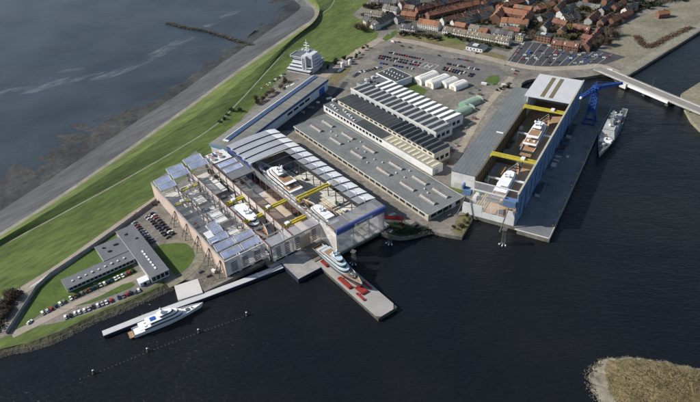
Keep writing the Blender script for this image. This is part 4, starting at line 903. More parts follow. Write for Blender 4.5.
MB().ball((9.5,0,13.8), 1.5).build('radar_dome', M['white'], c, smooth=True); MB().ball((-8,0,11.4), 1.3).build('radar_dome', M['white'], c, smooth=True)
g = MB().bar((34,0,5),(34,0,7.2),1.8,1.5,10).build('gun_turret', M['navy_grey'], c); MB().bar((35,0,6.6),(40,0,7.4),.16,.12,6).build('gun_barrel', M['deck_grey'], g)
MB().box(-45,-33,-5.2,5.2,4.3,4.5).build('flight_deck', M['felt'], c)
for k, (x, y) in enumerate([(-12,4.8),(-4,5),(4,5),(-12,-4.8),(-4,-5),(4,-5)]): MB().hexa([(x-2.6,y-.7,7.3),(x+2.6,y-.7,7.3),(x+2.6,y+.7,7.3),(x-2.6,y+.7,7.3)],[(x-2.6,y-1,8.4),(x+3.2,y-1,8.4),(x+3.2,y+1,8.4),(x-2.6,y+1,8.4)]).build('ship_boat', M['orange'] if k in (0,3) else M['white'], c)
rg = random.Random(12)
for k in range(46):
    x = rg.uniform(-31,27); y = rg.uniform(-5.4,5.4); z = 10 if -9 < x < 4 else (7.2 if -13 < x < 18 else 7.6 if x < -16 else 7.2)
    MB().box(x,x+rg.uniform(.5,2.4),y,y+rg.uniform(.5,1.8),z,z+rg.uniform(.5,1.7)).build('deck_fitting', rg.choice([M['pale_concrete'],M['white'],M['steel'],M['deck_grey'],M['teak']]), c)
for k in range(12):
    x = rg.uniform(27,42) if k < 5 else rg.uniform(-46,-33); y = rg.uniform(-2.6,2.6); MB().box(x,x+1.2,y,y+.9,4.6 if k < 5 else 4.5,5.6).build('deck_fitting', rg.choice([M['white'],M['steel']]), c)

# --- road bridge
a = G(613,74,3.5); b = G(706,112.5,3.5); L_ = (b-a).length; an = atan2((b-a).y,(b-a).x)
t = thing('road_bridge', 'grey concrete road bridge with railings crossing the harbour entrance', 'bridge', (a.x,a.y,0), an)
MB().box(-22,L_+30,-6.6,6.6,2.1,3.3).build('deck', M['concrete'], t); MB().box(-22,L_+30,-4.6,4.6,3.31,3.36).build('roadway', mat('bridge_road', (.24,.23,.21), .85, .15, .1, .15), t)
for s in (-6.4,6.1):
    MB().box(-14,L_+30,s,s+.3,3.31,3.7).build('kerb', M['pale_concrete'], t)
    r = MB().box(-14,L_+30,s+.1,s+.2,4.4,4.5); [r.box(-14+k*3.5,-13.9+k*3.5,s+.1,s+.2,3.7,4.4) for k in range(int((L_+40)/3.5))]; r.build('railing', M['pale_concrete'], t)
for x in (18,46,74,98): MB().hexa([(x-2,-6.2,-7),(x+2,-6.2,-7),(x+2,6.2,-7),(x-2,6.2,-7)],[(x-1.6,-6.2,2.1),(x+1.6,-6.2,2.1),(x+1.6,6.2,2.1),(x-1.6,6.2,2.1)]).build('pier', M['quay_wall'], t)
MB().box(20,76,-8.4,-6.7,.6,2.9).build('leaf_girder', M['white_wall'], t); MB().box(18,26,-10,-6.8,-2,3.4).build('machine_room', M['pale_concrete'], t)
o = tag(MB().bar((0,0,3.3),(0,0,14),.16,.1,6).bar((0,0,14),(1.8,0,14.3),.1).build('street_lamp', M['steel'], None, (a.x+cos(an)*46-sin(an)*5.6, a.y+sin(an)*46+cos(an)*5.6, .02), an), 'thin grey lamp post halfway along the road bridge', 'lamp')

M['quay_blue'] = mat('quay_blue', (.02,.025,.055), .7, .3, .3, .2)
# --- slip platform, walkways and the white slab
def ysheet(name, poly, z0, z1, m): return struct(MB().prism([(p.x,p.y) for p in ccw([YD(*q) for q in poly])], z0, z1).build(name, m))
ysheet('slip_quay', [(37.8,-35.2),(57.6,-35.2),(57.6,-8.8),(29.3,-8.8),(29.3,-12.2),(37.8,-12.2)], .02, .18, M['concrete'])
struct(MB().box(37.6,57.7,-35.6,-35.22,-5,.3).box(37.4,37.79,-35.6,-12.4,-5,.3).build('quay_fender', M['quay_blue'], None, YD(0,0), YR))
pl = thing('slip_platform', 'long flat concrete platform carrying a yacht out over the harbour', 'platform', YD(57.8,-101), YR)
MB().box(0,16.4,0,73,-4.6,-.4).build('body', M['quay_wall'], pl); MB().prism([(0,2.5),(2.5,0),(13,0),(16.4,4),(16.4,73),(0,73)], -.39, 0).build('top_slab', mat('platform_top', (.33,.325,.31), .85, .18, .08, .15), pl)
wk = [YD(-90.5,5.5), YD(-60,1.5), YD(-25,-5.0), YD(6,-10), YD(37,-14.5)]
L1, R1 = ribbon_pts(wk, 5.0); mb = MB()
for i in range(4): mb.hexa([(p.x,p.y,-3.6) for p in (R1[i],R1[i+1],L1[i+1],L1[i])], [(p.x,p.y,-.6) for p in (R1[i],R1[i+1],L1[i+1],L1[i])])
tag(mb.build('floating_walkway', mat('walkway_top', (.50,.51,.52), .8, .12, .1, .1)), 'long pale grey floating walkway below the halls and the moored yacht', 'walkway')
mb = MB()
for i in range(4):
    a_ = [R1[i], R1[i+1]]; nn = (R1[i]-L1[i]).normalized()*.35
    mb.hexa([(p.x,p.y,-3.4) for p in (R1[i]+nn,R1[i+1]+nn,R1[i+1]+nn*.06,R1[i]+nn*.06)], [(p.x,p.y,-1.0) for p in (R1[i]+nn,R1[i+1]+nn,R1[i+1]+nn*.06,R1[i]+nn*.06)])
o = mb.build('walkway_fender', M['quay_blue']); o['kind'] = 'structure'
sl_ = ccw([YD(-34.5,16.5), YD(-18,12.5), YD(-21.5,-3.2), YD(-38.5,1)])
o = MB().prism([(p.x,p.y) for p in sl_], -3.6, .3).build('landing_slab', M['pale_concrete']); tag(o, 'bright square landing slab between the moored yacht and the halls', 'slab')
dl = [(94,373),(148,351),(199,332),(247,315)]
for i, p in enumerate(dl):
    q = G(p[0],p[1],-3); d = thing('mooring_pile', f'dark mooring pile with pale cap in the harbour, {ORD[i]} from the left', 'pile', q, 0, 'mooring piles along the float line')
    MB().bar((0,0,-3),(0,0,2.6),.7,.65,8).build('shaft', M['black_steel'], d); MB().bar((0,0,2.61),(0,0,3.1),.75,.15,8).build('cap', M['pale_concrete'], d); MB().bar((0,0,.3),(0,0,1.0),1.0,1.0,8).build('collar', M['steel'], d)
mb = MB(); ln = [G(80,379,-2.95)]+[G(p[0],p[1],-2.95)+Vector((1.6,0,0)) for p in dl]
for i in range(len(ln)-1):
    n_ = int((ln[i+1]-ln[i]).length/2.3)
    for k in range(n_):
        q = ln[i].lerp(ln[i+1],k/n_); mb.box(q.x-.22,q.x+.22,q.y-.22,q.y+.22,-3.05,-2.85)
tag(mb.build('float_line', mat('float_tan', (.20,.17,.10), .8, .2, .5)), 'long line of small pale floats strung between the mooring piles', 'floats', kind='stuff')
def dolphin(px, py, h, label):
    q = G(px,py,-3); d = thing('mooring_dolphin', label, 'dolphin', q, HR, 'lattice mooring dolphins')
    lattice((0,0,-2), (0,0,h), 1.4, .9, 5, .13).build('lattice', M['steel'], d); MB().box(-1.8,1.8,-1.8,1.8,h,h+.3).build('platform', M['steel'], d)
    for x, y in ((-2.4,-1.8),(2.4,-1.6),(.2,-2.8)): MB().ball((x,y,.5), .6, 8, 5, 1.3).bar((x,y,-.3),(x*.4,y*.4,1.8),.12).build('fender', M['white'], d, smooth=False)
dolphin(390,243,12,'steel lattice dolphin with white fenders right of the vaulted hall'); dolphin(354,263,11,'steel lattice dolphin with white fenders beside the slip platform'); dolphin(503,244,14,'steel lattice dolphin with white fenders before the dry dock')
c = thing('red_gangway', 'red steel gangway leading from the vaulted hall towards the verge', 'gangway', YD(124,-24,6.5), YR-.9)
MB().box(0,17,-1,1,0,.5).build('deck', M['red'], c); MB().box(0,17,-1.1,-1.0,.5,1.6).box(0,17,1.0,1.1,.5,1.6).build('side', M['red'], c); MB().bar((16,-.8,0),(16,-1.2,-6.4),.25).bar((16,.8,0),(16,1.2,-6.4),.25).build('leg', M['red'], c)
c = thing('open_skip', 'small cream skip beside the red gangway', 'skip', G(392,216.5), .4); MB().hexa([(-2.5,-1.2,0),(2.5,-1.2,0),(2.5,1.2,0),(-2.5,1.2,0)],[(-3.2,-1.4,2),(3.2,-1.4,2),(3.2,1.4,2),(-3.2,1.4,2)]).build('body', mat('skip_cream', (.5,.46,.26), .7, .2, .3), c); MB().box(-2.9,2.9,-1.2,1.2,2.01,2.3).build('load', M['pale_concrete'], c)
# ================================================================== yachts
def outline(x0, x1, w0, w1, nose=.35, n=7, rad=.6):
    """closed ccw plan: square stern at x0 (width w0), rounded bow end at x1 (width w1 before the nose)"""
    L_ = x1-x0; xn = x1-L_*nose; p = [(x0,-w0/2+rad*.4),(x0+rad,-w0/2)]
    p += [(xn+(x1-xn)*sin(pi/2*k/n), -w1/2*cos(pi/2*k/n)**.8 if k < n else 0) for k in range(n+1)]
    p += [(x, -y) for x, y in p[-2::-1]]
    return p
def tier(parent, x0, x1, w0, w1, z, h, m, nose=.35, rake=1.0, band=(.35,.78), gm=None, over=.0, name='superstructure'):
    a = outline(x0, x1, w0, w1, nose); b = outline(x0+.2, x1-rake*h*.6, w0*.95, w1*.92, nose)
    s = MB().loft([[(x,y,z) for x,y in a], [(x,y,z+h) for x,y in b]], True, True).build(name, m, parent)
    if band:
        f = lambda t_, e: [(p[0]+(q[0]-p[0])*t_+(e if p[0] > x0+1 else -e), (p[1]+(q[1]-p[1])*t_)*(1+e*.35), z+h*t_) for p, q in zip(a,b)]
        MB().loft([f(band[0],.06), f(band[1],.06)], False, False).build('window_band', gm or M['glass_dark'], s)
    if over:
        c_ = outline(x0-over*1.6, x1-rake*h*.6+.3, w0+.5, w1+.4, nose); MB().loft([[(x,y,z+h+.01) for x,y in c_], [(x,y,z+h+.3) for x,y in c_]], True, True).build('deck_overhang', m, s)
    return s
def yacht(label, loc, rz, L_=60, hull='yacht_white', sup='yacht_white', deck='teak', style=0, draft=2.6, group=None, bandm=None, roof=None, beam=.19):
    y = thing('motor_yacht', label, 'yacht', loc, rz, 'motor yachts in the yard'); B_ = L_*beam; D_ = L_*.062; S = M[sup]; k = L_/60
    build_hull(y, L_, B_, D_, draft, M[hull], M[deck], M['antifoul'], bulwark=.9*k, stripem=S, sheer=2.4*k, tr=.86, bow=2.4)
    z = D_-.6*k
    MB().box(-L_*.56,-L_*.49,-B_*.36,B_*.36,D_*.25,D_*.42).build('swim_platform', M['teak'], y)
    x0, x1 = -L_*.34, L_*.24
    tier(y, x0, x1, B_*.86, B_*.84, z, 2.7*k, S, .3, 1.0, over=2.4*k)
    z1 = z+3.0*k; dk = MB().loft([[(x,yy,z1+.02) for x,yy in outline(x0-1.5*k,x1-4*k,B_*.8,B_*.78,.3)],[(x,yy,z1+.08) for x,yy in outline(x0-1.5*k,x1-4*k,B_*.8,B_*.78,.3)]],True,True).build('upper_deck', M['teak'] if roof is None else M[roof], y)
    tier(y, -L_*.24, L_*.19, B_*.76, B_*.70, z1, 2.6*k, S, .34, 1.6, over=2.2*k)
    z2 = z1+2.9*k
    if style != 2:
        MB().loft([[(x,yy,z2+q) for x,yy in outline(-L_*.25,L_*.11,B_*.66,B_*.6,.3)] for q in (.02,.08)],True,True).build('sun_deck', M['teak'] if roof is None else M[roof], y)
        tier(y, -L_*.10, L_*.12, B_*.56, B_*.5, z2, 2.1*k, S, .4, 2.0, band=(.3,.8), over=.8*k)
        z3 = z2+2.4*k
    else: z3 = z2
    m = MB()
    for s in (-1,1): m.hexa([(-3*k,s*B_*.2-.3,z3-2*k),(0,s*B_*.2-.3,z3-2*k),(0,s*B_*.2+.3,z3-2*k),(-3*k,s*B_*.2+.3,z3-2*k)],[(-4.4*k,s*B_*.12-.25,z3+2*k),(-2.4*k,s*B_*.12-.25,z3+2*k),(-2.4*k,s*B_*.12+.25,z3+2*k),(-4.4*k,s*B_*.12+.25,z3+2*k)])
    m.box(-4.6*k,-2*k,-B_*.16,B_*.16,z3+2*k,z3+2.5*k).bar((-3.4*k,0,z3+2.5*k),(-3.8*k,0,z3+6.5*k),.3*k,.1*k,6).build('mast', S, y)
    for s in (-1,1): MB().ball((-3.4*k,s*B_*.17,z3+3.3*k),1.0*k,10,6).build('radar_dome', M['white'], y, smooth=True)
    # forward and aft deck furniture
    MB().box(L_*.27,L_*.32,-B_*.14,B_*.14,D_-.1*k,D_+.7*k).box(L_*.35,L_*.37,-.5*k,.5*k,D_+.2*k,D_+1.1*k).build('anchor_gear', M['pale_concrete'] if sup != 'yacht_white' else M['steel'], y)
    for s in (-1,1): MB().box(-L_*.33,-L_*.30,s*B_*.2-.8*k,s*B_*.2+.8*k,z1+.1,z1+.8*k).build('sofa', M['tent'], y)
    if style == 1:
        MB().box(-L_*.235,-L_*.16,-B_*.17,B_*.17,z2+.1,z2+.7*k).build('blue_awning', M['pool'], y)
    if style == 3:
        for s in (-1,1): MB().hexa([(L_*.28,s*B_*.16-.9,D_+.6),(L_*.36,s*B_*.12-.6,D_+.6),(L_*.36,s*B_*.12+.6,D_+.6),(L_*.28,s*B_*.16+.9,D_+.6)],[(L_*.28,s*B_*.16-1,D_+1.5),(L_*.37,s*B_*.12-.6,D_+1.5),(L_*.37,s*B_*.12+.6,D_+1.5),(L_*.28,s*B_*.16+1,D_+1.5)]).build('tender', M['steel'], y)
    return y
def along(fr, x, y0, y1, z):   # midpoint and heading of a yacht whose bow is at y1
    a = fr(x,y0,z); b = fr(x,y1,z); d = b-a; return (a+b)/2, atan2(d.y,d.x), d.length
def dock(fr, x, y0, y1, z, label, **kw):
    c, an, L_ = along(fr, x, y0, y1, z); y = yacht(label, c, an, L_, **kw); return y
def blocks(fr, rz, x, y0, y1, n, label, h, m='cradle_red'):
    o = thing('keel_blocks', label, 'supports', fr(x,(y0+y1)/2,.12), rz, 'keel blocks under the docked yachts')
    for k in range(n):
        y = (y1-y0)*(k/(n-1)-.5)*.8; MB().box(-1.6,1.6,y-.6,y+.6,0,h).build('block', M[m], o)
dock(YD, 91, 40, 112, 3.4, 'large white yacht with brown sun deck in the rear of the vaulted hall', style=0, deck='yacht_white', beam=.2); blocks(YD, YR, 91, 40, 112, 7, 'red keel blocks under the large white yacht in the vaulted hall', .78)
dock(YD, 90.5, -12, 37, 3.2, 'white yacht whose bow lies under the long crane behind the blue header', style=2, roof='yacht_white', beam=.21); blocks(YD, YR, 90.5, -12, 37, 6, 'red keel blocks under the white yacht behind the blue header', .58)
dock(YD, 43, 70, 15, 3.2, 'white yacht with dark windscreen in the narrow middle bay', style=2, roof='yacht_white', beam=.22); blocks(YD, YR, 43, 15, 70, 6, 'red keel blocks under the middle-bay yacht', .58)
dock(YD, 65.6, -20, -72.5, 3.0, 'dark-hulled yacht with pale blue decks on the slip platform', style=3, hull='yacht_dark', sup='yacht_pale', deck='teak', draft=2.6)
dock(HD, -22, 22, 76, 3.4, 'all-white yacht nearest the water in the dry dock', style=2, roof='yacht_white', beam=.22); blocks(HD, HR, -22, 22, 76, 6, 'red keel blocks under the all-white dry dock yacht', .78)
dock(HD, -21, 100, 172, 3.4, 'dark-hulled yacht with white decks under the far dry dock crane', style=1 if False else 0, hull='yacht_dark', roof='teak'); blocks(HD, HR, -21, 100, 172, 7, 'red keel blocks under the dark-hulled dry dock yacht', .78)
p0 = YD(-74.5,-6.8,-3); p1 = YD(-27.5,-12.6,-3); d_ = p1-p0
yacht('long white yacht with blue awning moored along the floating walkway', (p0+p1)/2, atan2(d_.y,d_.x), d_.length, style=1, deck='yacht_white', beam=.185, roof='yacht_white')
# red cradles and loose supports on the slip platform
for i, (x, y, w, l, h, lb) in enumerate([(60.8,-60,2.6,14,1.2,'long red cradle block left of the platform yacht'),(65.5,-73,5,9,1.1,'broad red cradle plate under the bow of the platform yacht'),(60.8,-78,1.3,9,.9,'slim red beam on the left edge of the platform'),(71.5,-72,1.2,9,.9,'slim red beam on the right edge of the platform'),(62,-34,2.6,8,1.2,'short red block near the stern of the platform yacht')]):
    o = thing('cradle', lb, 'cradle', YD(x,y,.01), YR, 'red cradles on the slip platform'); MB().box(-w/2,w/2,-l/2,l/2,0,h).build('beam', M['cradle_red'], o)
    MB().box(-w/2-.3,w/2+.3,-l/2+.8,-l/2+1.6,h+.01,h+.25).box(-w/2-.3,w/2+.3,l/2-1.6,l/2-.8,h+.01,h+.25).build('cap_plate', M['cradle_red'], o)
# ================================================================== cars
def car_parts(van=False):
    if van:
        body = MB().side([(0,0)],0,0) if False else MB().front([(-2.5,.35),(2.5,.35),(2.55,.9),(2.2,1.15),(1.6,1.95),(-2.5,2.0)], -.95, .95)
        glass = MB().hexa([(1.55,-.97,1.2),(2.3,-.97,1.2),(2.3,.97,1.2),(1.55,.97,1.2)],[(1.45,-.97,1.8),(1.8,-.97,1.8),(1.8,.97,1.8),(1.45,.97,1.8)])
        roof = MB().box(-2.4,1.4,-.85,.85,2.01,2.05)
    else:
        body = MB().front([(-2.15,.32),(2.12,.32),(2.2,.55),(2.1,.78),(1.05,.92),(-1.95,.96),(-2.2,.75)], -.89, .89)
        glass = MB().hexa([(-1.85,-.84,.95),(1.0,-.84,.94),(1.0,.84,.94),(-1.85,.84,.95)],[(-1.4,-.66,1.42),(.25,-.66,1.42),(.25,.66,1.42),(-1.4,.66,1.42)])
        roof = MB().hexa([(-1.45,-.68,1.425),(.3,-.68,1.425),(.3,.68,1.425),(-1.45,.68,1.425)],[(-1.3,-.6,1.49),(.12,-.6,1.49),(.12,.6,1.49),(-1.3,.6,1.49)])
    return body.mesh('body'), glass.mesh('window_band'), roof.mesh('roof')
CARP = {False: car_parts(False), True: car_parts(True)}
WHEEL = MB().bar((0,-.11,0),(0,.11,0),.33,.33,10).mesh('wheel')
def paint(n, c, r=.3): return mat('paint_'+n, c, r, .08, .5, coat=.6)
PAINT = {'black':paint('black',(.012,.012,.014)),'dark blue':paint('dark_blue',(.015,.03,.09)),'charcoal':paint('charcoal',(.04,.042,.045)),'silver':paint('silver',(.42,.43,.44)),
         'white':paint('white',(.78,.78,.77)),'red':paint('red',(.32,.02,.02)),'blue':paint('blue',(.04,.12,.40)),'grey':paint('grey',(.16,.165,.17)),'brown':paint('brown',(.14,.06,.035))}
CW = ['black']*5+['dark blue']*5+['charcoal']*5+['silver']*3+['white']*3+['grey']*3+['red','blue','brown']
crg = random.Random(21)
def car(p, an, color, label, group, wheels=True, van=False, z=.1):
    c = thing('van' if van else 'parked_car', label, 'van' if van else 'car', (p.x,p.y,z), an, group); b, g, r = CARP[van]
    put(b, 'body', PAINT[color], c); put(g, 'window_band', M['glass_dark'], c); put(r, 'roof', PAINT[color], c)
    if wheels:
        for x in (-1.3,1.3):
            for s in (-.82,.82): put(WHEEL, 'wheel', M['tyre'], c, (x,s,.33))
    return c
def car_row(a, b, n, desc, group, skip=(), fixed={}, wheels=True, turn=pi/2, jit=.25, skew=0.0):
    A_, B_ = G(*a), G(*b); d = B_-A_; an = atan2(d.y,d.x); k2 = 0
    for i in range(n):
        if i in skip: continue
        p = A_.lerp(B_, i/max(1,n-1)) + Vector((crg.uniform(-jit,jit),crg.uniform(-jit,jit),0)); col = fixed.get(i) or crg.choice(CW)
        car(p, an+turn+skew+crg.uniform(-.05,.05)+(pi if crg.random() < .35 else 0), col, f'{col} car, {ORD[k2]} from left in {desc}', group, wheels); k2 += 1
G1 = 'cars parked around the offices'
car_row((43,313.5),(64,302),6,'the short row below the office lawn',G1,fixed={2:'red',4:'white'})
car_row((71,298.5),(133,271.5),18,'the long row along the office front',G1,fixed={0:'white',1:'brown',4:'brown',12:'white',13:'white',14:'white',16:'red'})
car_row((66,317.5),(111,301),11,'the row above the stone bank',G1,fixed={0:'white',2:'white',3:'white',4:'white',8:'silver',10:'red'})
car_row((119,298),(139,290.5),6,'the short row near the pale blue cabin',G1,fixed={2:'red',5:'white'})
car(G(30,322.5), 1.1, 'white', 'white car standing alone at the end of the office lane', G1)
car_row((134,223.5),(144,233.5),6,'the row beside the office wing roof',G1,fixed={})
car_row((146,236),(152.5,242),4,'the tail of the office wing row',G1,fixed={0:'white'})
car_row((147.5,217),(167.5,237.5),10,'the inner double row before the pink wall',G1,fixed={})
car_row((152,214),(172.5,234.5),10,'the outer double row before the pink wall',G1,fixed={1:'white',2:'red'})
car_row((136,214.5),(149,206),5,'the shaded line under the perimeter wall',G1,fixed={4:'red'},turn=0)
car_row((155,204.5),(160,202),2,'the pair behind the pink wall corner',G1,fixed={0:'black',1:'dark blue'})
G2 = 'cars on the visitor lot'
car_row((389,52.8),(422,59.5),14,'the upper left row of the visitor lot',G2,fixed={7:'red',8:'red'},wheels=False)
car_row((380,56.2),(419,63.2),17,'the visitor lot left double row, upper line',G2,skip=(5,12),fixed={1:'red',14:'white'},wheels=False)
car_row((379,58.4),(417.5,65.6),17,'the visitor lot left double row, lower line',G2,skip=(4,12),fixed={15:'red',16:'red'},wheels=False)
car_row((380.5,63.5),(412.5,69),13,'the lower left row of the visitor lot',G2,skip=(3,4,9),wheels=False)
car_row((447.5,64.2),(477.5,69.8),12,'the upper right row of the visitor lot',G2,skip=(7,),fixed={10:'white'},wheels=False)
car_row((444.5,68),(473,74.8),11,'the visitor lot right double row, upper line',G2,skip=(8,),wheels=False)
car_row((443.5,70),(471,76.6),11,'the visitor lot right double row, lower line',G2,skip=(7,8),fixed={3:'red'},wheels=False)
car_row((452.5,58.4),(471,61.6),7,'the roadside line above the visitor lot',G2,skip=(1,),wheels=False,turn=0)
car_row((249,97),(284,74.5),13,'the row behind the long hangar',  'cars parked behind the long hangar',fixed={2:'white',4:'white',5:'red',9:'white'})
car_row((353,77),(362,71.5),6,'the cluster left of the plant building','cars by the plant building'); car_row((364,72),(380,67.5),7,'the line behind the plant building','cars by the plant building')
lot_cars = [(516.5,52.7,'red'),(525,55.5,'white'),(522.2,59.5,'red'),(527.3,59,'white'),(535.9,58.5,'white'),(537.6,60.2,'silver'),(556.5,53.5,'red'),(555.3,55.5,'white'),(561,53.3,'blue'),(554.8,59,'white'),(568,60.2,'blue'),(570.8,58.6,'white'),(573.6,56.7,'blue'),(569.6,55.5,'dark blue'),(582.8,59.6,'blue'),(581.6,62.6,'white'),(585.5,58,'dark blue'),(544.4,45.8,'black'),(549,46,'white'),(558.2,48.3,'red'),(556,47.6,'black'),(566.8,50,'charcoal'),(570.2,50.6,'dark blue'),(578.2,51.3,'red'),(573.6,50.8,'charcoal'),(584,53.3,'silver'),(522.7,44.4,'white'),(519.8,48.8,'dark blue'),(588,57,'blue'),(596,55.5,'white'),(600,57,'dark blue'),(604,58,'white'),(608,57,'red'),(547,58,'black'),(512.5,57.5,'grey'),(592,60.5,'grey')]
a = G(525,41.5).lerp(G(612,54),.3)-G(507,65).lerp(G(594,66),.3)
for _ in range(26):
    x_ = 512+crg.uniform(0,84); y_ = 47+crg.uniform(0,15)+(x_-512)*.03; c_ = crg.choice(CW)
    if 43+(x_-512)*.1 < y_ < 64 and all((G(x_,y_)-G(q[0],q[1])).length > 5 for q in lot_cars): lot_cars.append((x_,y_,c_))
cnt_ = {}
for x, y, col in sorted(lot_cars):
    n_ = cnt_.get(col,0); cnt_[col] = n_+1
    car(G(x,y), atan2(a.y,a.x)+pi/2+crg.uniform(-.1,.1), col, f'{col} car on the market lot, {ORD[n_]} {col} one from the left', 'cars on the market lot', False)
car(G(529.8,53), atan2(a.y,a.x), 'blue', 'large blue van in the left part of the market lot', 'vans', False, True)
for x, y, col, lb, van in [(402,46.5,'black','black car on the harbour road near the left junction',0),(410,48,'charcoal','charcoal car following on the harbour road',0),(439,56,'black','lone black car on the harbour road above the tents',0),(513,70,'white','white car on the harbour road near the dock inlet',0),(517,71.5,'charcoal','charcoal car on the harbour road near the dock inlet',0),(515,74.3,'red','red car on the forecourt by the dock inlet',0),(611,71,'white','white van waiting at the bridge head',1),(393,42.3,'white','white van at the town junction',1),(399,42.6,'black','black car behind the white van at the junction',0),(390,34,'silver','silver car on the junction road',0),(363,47.5,'red','red car on the lane below the lawn',0),(366,45.5,'brown','brown car on the lane below the lawn',0),(357,51,'white','white car on the lane below the lawn',0),(396,217.5,'dark blue','dark blue car parked on the shaded verge, left of two',0),(401,218.5,'black','black car parked on the shaded verge, right of two',0)]:
    car(G(x,y), atan2((G(440,48)-G(410,41.5)).y,(G(440,48)-G(410,41.5)).x)+(pi/2 if x in (396,401) else 0), col, lb, 'cars on the roads', False, bool(van))

# ================================================================== town
sheet('town_ground', [(372,-6),(366,10),(362,20),(378,31),(398,29),(402,33),(440,37),(470,43),(508,52),(524,40),(560,44),(598,49),(607,38),(622,22),(645,8),(640,-20),(370,-20)], .04, mat('town_mottle', (.13,.125,.10), .95, 0, .06, .4, rgb2=(.045,.055,.03)), edge=.6)
for _l in ([(398,29),(399,12),(397,-4)],[(440,34),(436,24),(420,17)],[(512,44),(530,36),(545,16),(556,-4)],[(520,38),(494,27),(478,30),(446,24)],[(582,49),(600,26),(625,6)],[(570,47),(551,38),(535,35)]): ribbon('town_street', _l, 5.5, .07, M['asphalt'])
def roofm(n, c): return mat('roof_'+n, c, .85, .25, .15, .25, rnd=.25, stripe=(.9,0,.05,.1), space='O')
ROOF = {'orange':roofm('orange',(.31,.145,.085)),'red':roofm('red',(.215,.105,.075)),'slate':roofm('slate',(.10,.105,.115)),'brown':roofm('brown',(.19,.165,.125)),'grey':roofm('grey',(.19,.19,.185))}
def wallm(n, c): return mat('house_'+n, c, .85, .15, .2, .15, rnd=.2, space='O')
WALL = {'white':wallm('white',(.58,.57,.54)),'brick':wallm('brick',(.20,.105,.075)),'cream':wallm('cream',(.50,.44,.30)),'grey':wallm('grey',(.34,.34,.34))}
def house_mesh(w, d, e, r):
    wall = MB().side([(-d/2,-.1),(d/2,-.1),(d/2,e),(0,r-.25),(-d/2,e)], 0.03, w-.03).mesh('wall')
    roof = MB().side([(-d/2-.4,e-.3),(-d/2-.4,e),(0,r+.2),(d/2+.4,e),(d/2+.4,e-.3),(0,r-.1)], 0, w).mesh('roof')
    win = MB().box(-.6,.6,-.06,.06,-.75,.75).mesh('window'); door = MB().box(-.5,.5,-.06,.06,0,2.1).mesh('door')
    ch = MB().box(-.5,.5,-.4,.4,-.8,1.5).box(-.3,.3,-.2,.2,1.5,1.9).mesh('chimney')
    do = MB().side([(-1.2,-1),(1.0,-1),(1.0,.9),(-1.2,.9)],-.9,.9).mesh('dormer')
    return wall, roof, win, door, ch, do
HM = {}
hrg = random.Random(33)
def house(p, an, w, d, e, r, rc, wc, label, group, dormer=False):
    key = (round(w,1),d,e,r)
    if key not in HM: HM[key] = house_mesh(*key)
    wall, roof, win, door, ch, do = HM[key]; w = key[0]
    h = thing('terraced_house', label, 'house', p, an, group)
    put(wall, 'wall', WALL[wc], h); ro = put(roof, 'roof', ROOF[rc], h)
    if hrg.random() < .75: put(ch, 'chimney', M['brown_wall'], ro, (w*.12,0,r))
    if dormer:
        for s in (-1,1): put(do, 'dormer', WALL['white'], ro, (w*.5,s*d*.27,e+1.8))
    for s in (-1,1):
        for z in (1.6,4.4):
            for x in (w*.27,w*.73):
                if z < 2 and x < w*.5: put(door, 'door', M['brown_wall'], h, (x,s*d/2,0)); continue
                put(win, 'window', M['glass_dark'], h, (x,s*(d/2+.02),z))
def row(a, b, rc, wc, desc, d=9, e=5.6, r=9.6, w=6.7, dorm=0.0, z=4, rcs=None, wcs=None):
    A_, B_ = G(a[0],a[1],z), G(b[0],b[1],z); A_.z = B_.z = 0; L_ = (B_-A_).length; n = max(1,round(L_/w)); an = atan2((B_-A_).y,(B_-A_).x); ww = L_/n
    for i in range(n):
        rci = hrg.choice(rcs) if rcs else rc; wci = hrg.choice(wcs) if wcs else wc; j = hrg.choice((0,0,0,.4,-.4))
        house(A_.lerp(B_,i/n)+Vector((-sin(an),cos(an),0))*j, an, ww, d, e+(hrg.choice((0,0,.5)) if rcs else 0), r, rci, wci, f'{wci} {rci}-roofed house, {ORD[min(i,23)]} from left in {desc}', 'town houses', hrg.random() < dorm)
row((371,1.5),(397,4),'grey','white','the pale row at top left',rcs=['grey','slate'])
row((366,12.5),(383,15.5),'brown','grey','the low row facing the dike lawn',dorm=.5)
row((376,25),(392,16.5),'brown','white','the broad row beside the junction',d=13,r=11)
row((366,20),(378,27),'slate','white','the short row at the lawn corner',dorm=.4)
row((401,27.5),(416,29.5),'slate','white','the dark gabled row above the junction',dorm=.8)
row((402,14.5),(417,16.5),'orange','brick','the orange row behind the dark gabled row',d=12)
row((419,23.5),(440,27),'orange','white','the orange row with tall fronts',d=12,e=6.6,r=11.5)
row((400,6),(418,1),'grey','white','the pale row near the top edge',rcs=['grey','red','slate'])
row((416,11),(462,0),'red','brick','the uppermost long diagonal row',rcs=['red','slate','red'])
row((427,16),(478,4),'orange','brick','the orange long diagonal row',d=11)
row((442,22),(492,9.5),'red','white','the red and white diagonal row',d=10,rcs=['red','red','brown'])
row((444,30),(510,42),'brown','white','the long brown row above the verge',dorm=.6,d=10)
row((455,25.5),(466,27.5),'orange','brick','the small orange pair behind the brown row')
row((479,31.5),(488,33),'orange','brick','the small orange block mid-row',d=11)
row((491,32),(513,36),'red','white','the white gabled row near the orange complex',rcs=['red','slate','grey'])
row((495,21),(504,10),'orange','brick','the left wing of the orange complex',d=14,w=10,e=8,r=13)
row((500,13),(527,17.5),'orange','brick','the back wing of the orange complex',d=14,w=10,e=8,r=13)
row((501,23.5),(528,26),'orange','white','the front wing of the orange complex',d=12,w=10,e=8,r=13)
row((522,26),(530,16),'orange','brick','the right wing of the orange complex',d=12,w=10,e=8,r=13)
row((482,5),(500,1),'red','brick','the red row left of the top street',rcs=['red','slate'])
row((498,8),(522,1.5),'orange','brick','the orange row along the top street',d=10)
row((537,9.5),(553,5),'orange','brick','the orange row right of the top street',d=12)
